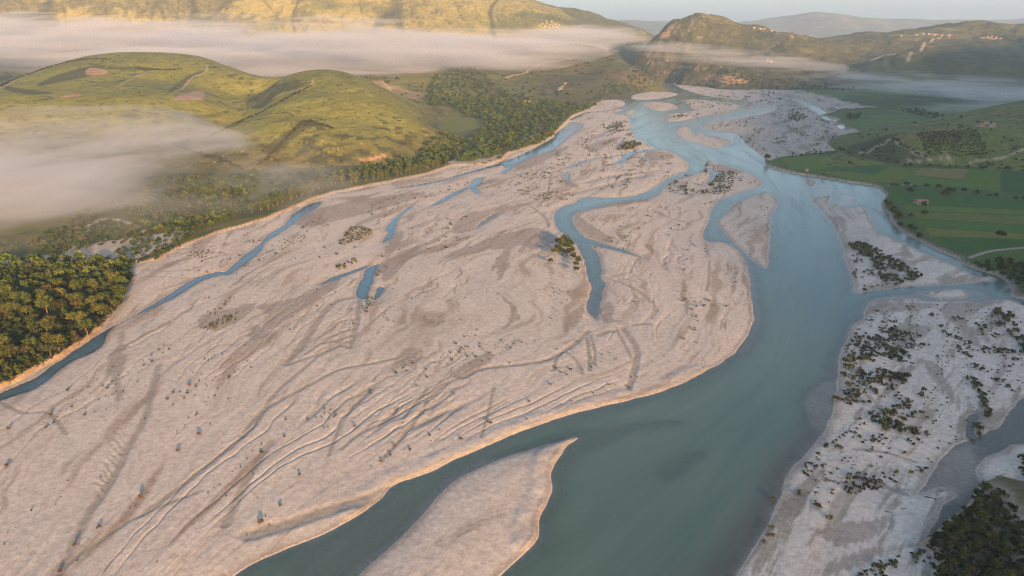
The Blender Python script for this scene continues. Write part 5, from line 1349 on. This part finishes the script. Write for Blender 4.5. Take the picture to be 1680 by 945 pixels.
# ------------------------------------------------------------------ driftwood on the bars
def log_mesh(seed, L=4.0):
    return mesh_np('log', *trunk_geo(L, 0.2, seed, 3, 0.08), M_drift)
LOGS = [log_mesh(i) for i in (1, 2, 3)]
for i, (px, py, a_, k, lab) in enumerate(((1521,815,-0.7,1.0,'dark driftwood log on the white spit by the small channel'), (1544,806,0.5,0.5,'short driftwood stick near the tip of the white spit'), (1480,836,0.2,0.5,'small forked driftwood left of the white spit'), (1453,841,-0.5,0.55,'leftmost bent driftwood stick on the wide white gravel'),
                                          (1355,787,-0.8,0.8,'driftwood log on the white slope left of the bushes'), (1412,785,0.1,0.7,'flat driftwood on the sand below the brown hollow'), (1635,783,0.3,0.9,'driftwood log at the right edge beside the small trees'), (1540,840,0.7,0.0,None))):
    if not lab: continue
    x, y = gnd(px, py, 0.6); z = float(gheight(x, y)[0])
    o = put('driftwood', LOGS[i % 3], None, lab, 'driftwood', None, None, (float(x), float(y), z + 0.2))
    o.rotation_euler = (math.radians(86), 0, a_ + math.pi / 2); o.scale = (k, k, k)

# ------------------------------------------------------------------ houses
def box(x0, x1, y0, y1, z0, z1):
    V = np.array([(x, y, z) for z in (z0, z1) for y in (y0, y1) for x in (x0, x1)], float)
    F = np.array([(0, 2, 3, 1), (4, 5, 7, 6), (0, 1, 5, 4), (2, 6, 7, 3), (0, 4, 6, 2), (1, 3, 7, 5)])
    return V, F
def merge(parts):
    Vs, Fs, b = [], [], 0
    for v, f in parts: Vs.append(v); Fs.append(f + b); b += len(v)
    return np.vstack(Vs), np.vstack(Fs)
def roof_geo(w, d, z, rise, ov=0.5):
    w2, d2 = w / 2 + ov, d / 2 + ov
    V = np.array([(-w2, -d2, z), (w2, -d2, z), (w2, d2, z), (-w2, d2, z), (-w2, 0, z + rise), (w2, 0, z + rise), (-w2, -d2, z + .25), (w2, -d2, z + .25), (w2, d2, z + .25), (-w2, d2, z + .25), (-w2, 0, z + rise + .25), (w2, 0, z + rise + .25)], float)
    F = np.array([(0, 1, 2, 3), (6, 10, 11, 7), (8, 11, 10, 9), (0, 6, 7, 1), (2, 8, 9, 3), (0, 4, 10, 6), (4, 3, 9, 10), (1, 7, 11, 5), (5, 11, 8, 2), (0, 3, 4, 4), (1, 5, 2, 2)])
    return V, F
HM = []
for w, d, hh_ in ((11, 8, 5.5), (14, 9, 3.2), (9, 8, 6.0)):
    me_w = mesh_np('house_wall', *box(-w / 2, w / 2, -d / 2, d / 2, -2.0, hh_), M_wall, smooth=False)
    v, f = roof_geo(w, d, hh_, 2.0)
    me_r = bpy.data.meshes.new('house_roof'); me_r.from_pydata(v.tolist(), [], [list(dict.fromkeys(q)) for q in f.tolist()]); me_r.materials.append(M_roof)
    wins = []
    for cx in (-w * 0.3, 0.0, w * 0.3):
        wins.append(mesh_np('house_window', *box(cx - 0.6, cx + 0.6, -d / 2 - 0.04, -d / 2 + 0.1, 1.2, 2.6), M_glass, smooth=False))
    HM.append((me_w, me_r, wins))
hs_i = [0]
def house(px, py, hill, label, group=None, k=1.0, rz=None):
    if hill is None:
        x, y = gnd(px, py, 2.5); x, y = float(x), float(y); z = float(surface(x, y)[0])
    else:
        q = hill.hit(px, py)
        if not q: return
        x, y, z = q
    w_, r_, ws = HM[hs_i[0] % 3]; hs_i[0] += 1
    e = bpy.data.objects.new('house', None); link(e); e.location = (x, y, z); e.scale = (k, k, k)
    e.rotation_euler = (0, 0, random.uniform(-0.5, 0.5) if rz is None else rz)
    tag(e, None, label, 'house', group)
    for nm, m_ in [('wall', w_), ('roof', r_)] + [('window', w2) for w2 in ws]:
        o = bpy.data.objects.new(nm, m_); link(o); o.parent = e
for dx, dy in ((0,0),(6,3),(-7,2),(10,6),(-3,6),(4,8),(14,3),(-12,5),(17,7),(-1,-3),(8,-3),(20,4)):
    house(897 + dx, 38 + dy, hill_b, 'pale house in the village on the mountain slope above the fog', 'village above the fog', 0.55)
for px, py in ((1237,45),(1247,46),(1254,47),(1266,50),(1299,60)):
    house(px, py + 1.5, hill_d, 'pale house on the skyline of the mountain right of the gorge', 'houses on the mountain skyline', 0.7)
for px, py in ((1259,101),(1265,102)): house(px, py, hill_d, 'white house in the mist on the slope right of the gorge', 'houses in the mist', 0.7)
for px, py in ((1504,57),(1514,56),(1524,56),(1533,57),(1545,58),(1556,59)): house(px, py + 1, hill_e, 'pale house along the lit crest of the right ridge', 'houses on the right ridge', 0.7)
for px, py in ((1620,61),(1627,60),(1634,62),(1641,63),(1478,60)): house(px, py + 1, hill_e, 'pale house of the hamlet at the far right of the ridge', 'hamlet on the right ridge', 0.7)
for px, py in ((8,101),(22,99),(30,88),(45,103),(62,100),(70,98),(24,118),(60,118),(15,92),(38,95)):
    house(px, py, None, 'pale house of the misty village behind the green hill at left', 'misty village at left', 1.1)
for i, (px, py, lab) in enumerate(((1608,207,'left low farmhouse on the top of the farm hill'), (1618,206,'middle farmhouse on the top of the farm hill'), (1628,208,'right farmhouse on the top of the farm hill, by a tree'))): house(px, py, hill_g, lab, None, 0.6)
house(1510,334, None, 'small pale ruined farmhouse in the green strip fields', None, 0.75, 0.1)
for i, (px, py) in enumerate(((862,170),(869,171),(876,172))): house(px, py, None, ['left house of the three by the riverside wood', 'middle house of the three by the riverside wood', 'right house of the three by the riverside wood'][i], None, 0.9)
house(1324,281,None,'small brown shed on the bank of the headland',None,0.35)

# ------------------------------------------------------------------ mist and haze
def fog(name, label, spine, dens, size, zsize, lo, hi, rate=0.1, nb=7, col=(0.80, 0.80, 0.82), seg=18, seed=1, fade=1.0, amp=2.2):
    """a bank of mist: soft ellipsoids strung along a spine (px, py, distance, half width, half thickness), torn by noise"""
    P = smooth_open([at(p[0], p[1], p[2]) + (p[3], p[4]) for p in spine], 8)
    s_ = np.concatenate([[0], np.cumsum(np.hypot(np.diff(P[:, 0]), np.diff(P[:, 1])))])
    m, n, l = new_mat('mist of ' + label)
    out = n.new('ShaderNodeOutputMaterial'); pv_ = n.new('ShaderNodeVolumePrincipled')
    pv_.inputs['Color'].default_value = col + (1,); pv_.inputs['Anisotropy'].default_value = 0.2
    geo = n.new('ShaderNodeNewGeometry')
    ang0 = math.atan2(P[-1, 1] - P[0, 1], P[-1, 0] - P[0, 0])
    mp = n.new('ShaderNodeMapping'); mp.vector_type = 'TEXTURE'
    mp.inputs['Rotation'].default_value = (0, 0, ang0); mp.inputs['Scale'].default_value = (size * 2.2, size, zsize)
    no = n.new('ShaderNodeTexNoise'); no.inputs['Scale'].default_value = 1.0; no.inputs['Detail'].default_value = 6; no.inputs['Roughness'].default_value = 0.58
    no.inputs['Distortion'].default_value = 0.5
    l.new(geo.outputs['Position'], mp.inputs['Vector']); l.new(mp.outputs['Vector'], no.inputs['Vector'])
    acc = None
    for i in range(nb):
        u = s_[-1] * (i + 0.5) / nb
        c = [float(np.interp(u, s_, P[:, k])) for k in range(5)]
        d = [float(np.interp(min(u + 20, s_[-1]), s_, P[:, k]) - np.interp(max(u - 20, 0), s_, P[:, k])) for k in (0, 1)]
        g = n.new('ShaderNodeMapping'); g.vector_type = 'TEXTURE'
        g.inputs['Location'].default_value = c[:3]; g.inputs['Rotation'].default_value = (0, 0, math.atan2(d[1], d[0]))
        g.inputs['Scale'].default_value = (s_[-1] / nb * 1.25, c[3], c[4])
        l.new(geo.outputs['Position'], g.inputs['Vector'])
        le = n.new('ShaderNodeVectorMath'); le.operation = 'LENGTH'; l.new(g.outputs['Vector'], le.inputs[0])
        if acc is None: acc = le.outputs['Value']
        else:
            mn = n.new('ShaderNodeMath'); mn.operation = 'SMOOTH_MIN'; mn.inputs[2].default_value = 0.5
            l.new(acc, mn.inputs[0]); l.new(le.outputs['Value'], mn.inputs[1]); acc = mn.outputs[0]
    # density where the noise outweighs the distance from the core
    sb = n.new('ShaderNodeMath'); sb.operation = 'MULTIPLY_ADD'; sb.inputs[1].default_value = -0.42 * fade; sb.inputs[2].default_value = 0.42 * fade
    l.new(acc, sb.inputs[0])
    nm = n.new('ShaderNodeMath'); nm.operation = 'MULTIPLY_ADD'; nm.inputs[1].default_value = amp; nm.inputs[2].default_value = 0.5 - 0.5 * amp
    l.new(no.outputs['Fac'], nm.inputs[0])
    ad = n.new('ShaderNodeMath'); ad.operation = 'ADD'; l.new(sb.outputs[0], ad.inputs[0]); l.new(nm.outputs[0], ad.inputs[1])
    mr = n.new('ShaderNodeMapRange'); mr.interpolation_type = 'SMOOTHSTEP'
    mr.inputs['From Min'].default_value = lo; mr.inputs['From Max'].default_value = hi; mr.inputs['To Max'].default_value = dens
    l.new(ad.outputs[0], mr.inputs['Value']); l.new(mr.outputs['Result'], pv_.inputs['Density'])
    l.new(pv_.outputs[0], out.inputs['Volume'])
    Vs = []; N = len(P)
    for i in range(N):
        d = P[min(i + 1, N - 1), :2] - P[max(i - 1, 0), :2]; d /= np.linalg.norm(d)
        nrm = np.array([-d[1], d[0]])
        for k in range(seg):
            t = 2 * math.pi * k / seg
            q = P[i, :2] + nrm * P[i, 3] * 1.35 * math.cos(t)
            Vs.append((q[0], q[1], P[i, 2] + P[i, 4] * 1.4 * math.sin(t)))
    F = [[i * seg + k, i * seg + (k + 1) % seg, (i + 1) * seg + (k + 1) % seg, (i + 1) * seg + k] for i in range(N - 1) for k in range(seg)]
    me = bpy.data.meshes.new(name)
    me.from_pydata([tuple(map(float, v)) for v in Vs], [], F + [list(range(seg))[::-1], [(N - 1) * seg + k for k in range(seg)]])
    me.materials.append(m)
    put(name, me, 'stuff', label, 'fog')
    m.cycles.volume_step_rate = rate
fog('fog_bank', 'long pink grey bank of fog between the green hill and the mountain', [(-420,72,2500,460,70),(-150,72,2500,460,72),(50,74,2450,460,72),(220,82,2350,460,70),(400,84,2200,440,74),(540,90,2050,400,72),(660,88,2100,360,64),(780,78,2250,320,52),(880,66,2450,260,42),(950,60,2550,190,32),(1030,58,2650,120,16)],
    0.014, 170, 36, 0.50, 1.00, 0.09, 9, seed=3, fade=1.3, amp=2.2)
fog('fog_bank', 'thick pale fog lying low over the flood plain at the left edge', [(-620,370,520,200,40),(-300,365,530,210,46),(-80,345,560,220,48),(50,300,640,220,46),(160,250,760,180,36),(260,225,860,130,26),(390,240,920,80,13)],
    0.0115, 82, 26, 0.58, 1.35, 0.10, 6, seed=5, fade=1.5, amp=3.4)
fog('fog_bank', 'thin veil of mist across the face of the mountain by the gorge', [(1040,72,2350,140,15),(1110,84,2300,170,20),(1200,94,2250,180,22),(1290,104,2150,170,20),(1390,114,2100,110,13)],
    0.0042, 95, 16, 0.56, 0.92, 0.12, 4, seed=7, fade=1.2)
fog('fog_bank', 'thin low mist over the hazy fields at the right', [(1370,124,2150,130,12),(1450,132,2000,170,18),(1540,140,1850,180,24),(1640,152,1650,170,26),(1740,156,1600,130,20),(1880,160,1600,90,12)],
    0.0052, 85, 16, 0.55, 0.95, 0.12, 5, seed=9, fade=1.2)

fog('fog_bank', 'faint mist pooled in the hollow behind the farm hill', [(1400,205,1500,90,9),(1480,198,1520,150,13),(1580,186,1480,170,16),(1680,170,1450,150,15),(1800,160,1450,100,9)],
    0.0030, 110, 18, 0.42, 0.95, 0.12, 4, seed=11, fade=1.2)

hm, hn, hl_ = new_mat('haze')
ho = hn.new('ShaderNodeOutputMaterial'); hv = hn.new('ShaderNodeVolumePrincipled')
hv.inputs['Color'].default_value = (0.50, 0.72, 1.0, 1)
hv.inputs['Density'].default_value = HAZE_DENSITY
hv.inputs['Anisotropy'].default_value = 0.1
hl_.new(hv.outputs[0], ho.inputs['Volume'])
me = mesh_np('haze', *box(-16000, 16000, -16000, 16000, -9.5, 780.0), hm, smooth=False)
put('haze', me, 'stuff', 'thin morning haze that fills the whole valley', 'haze')
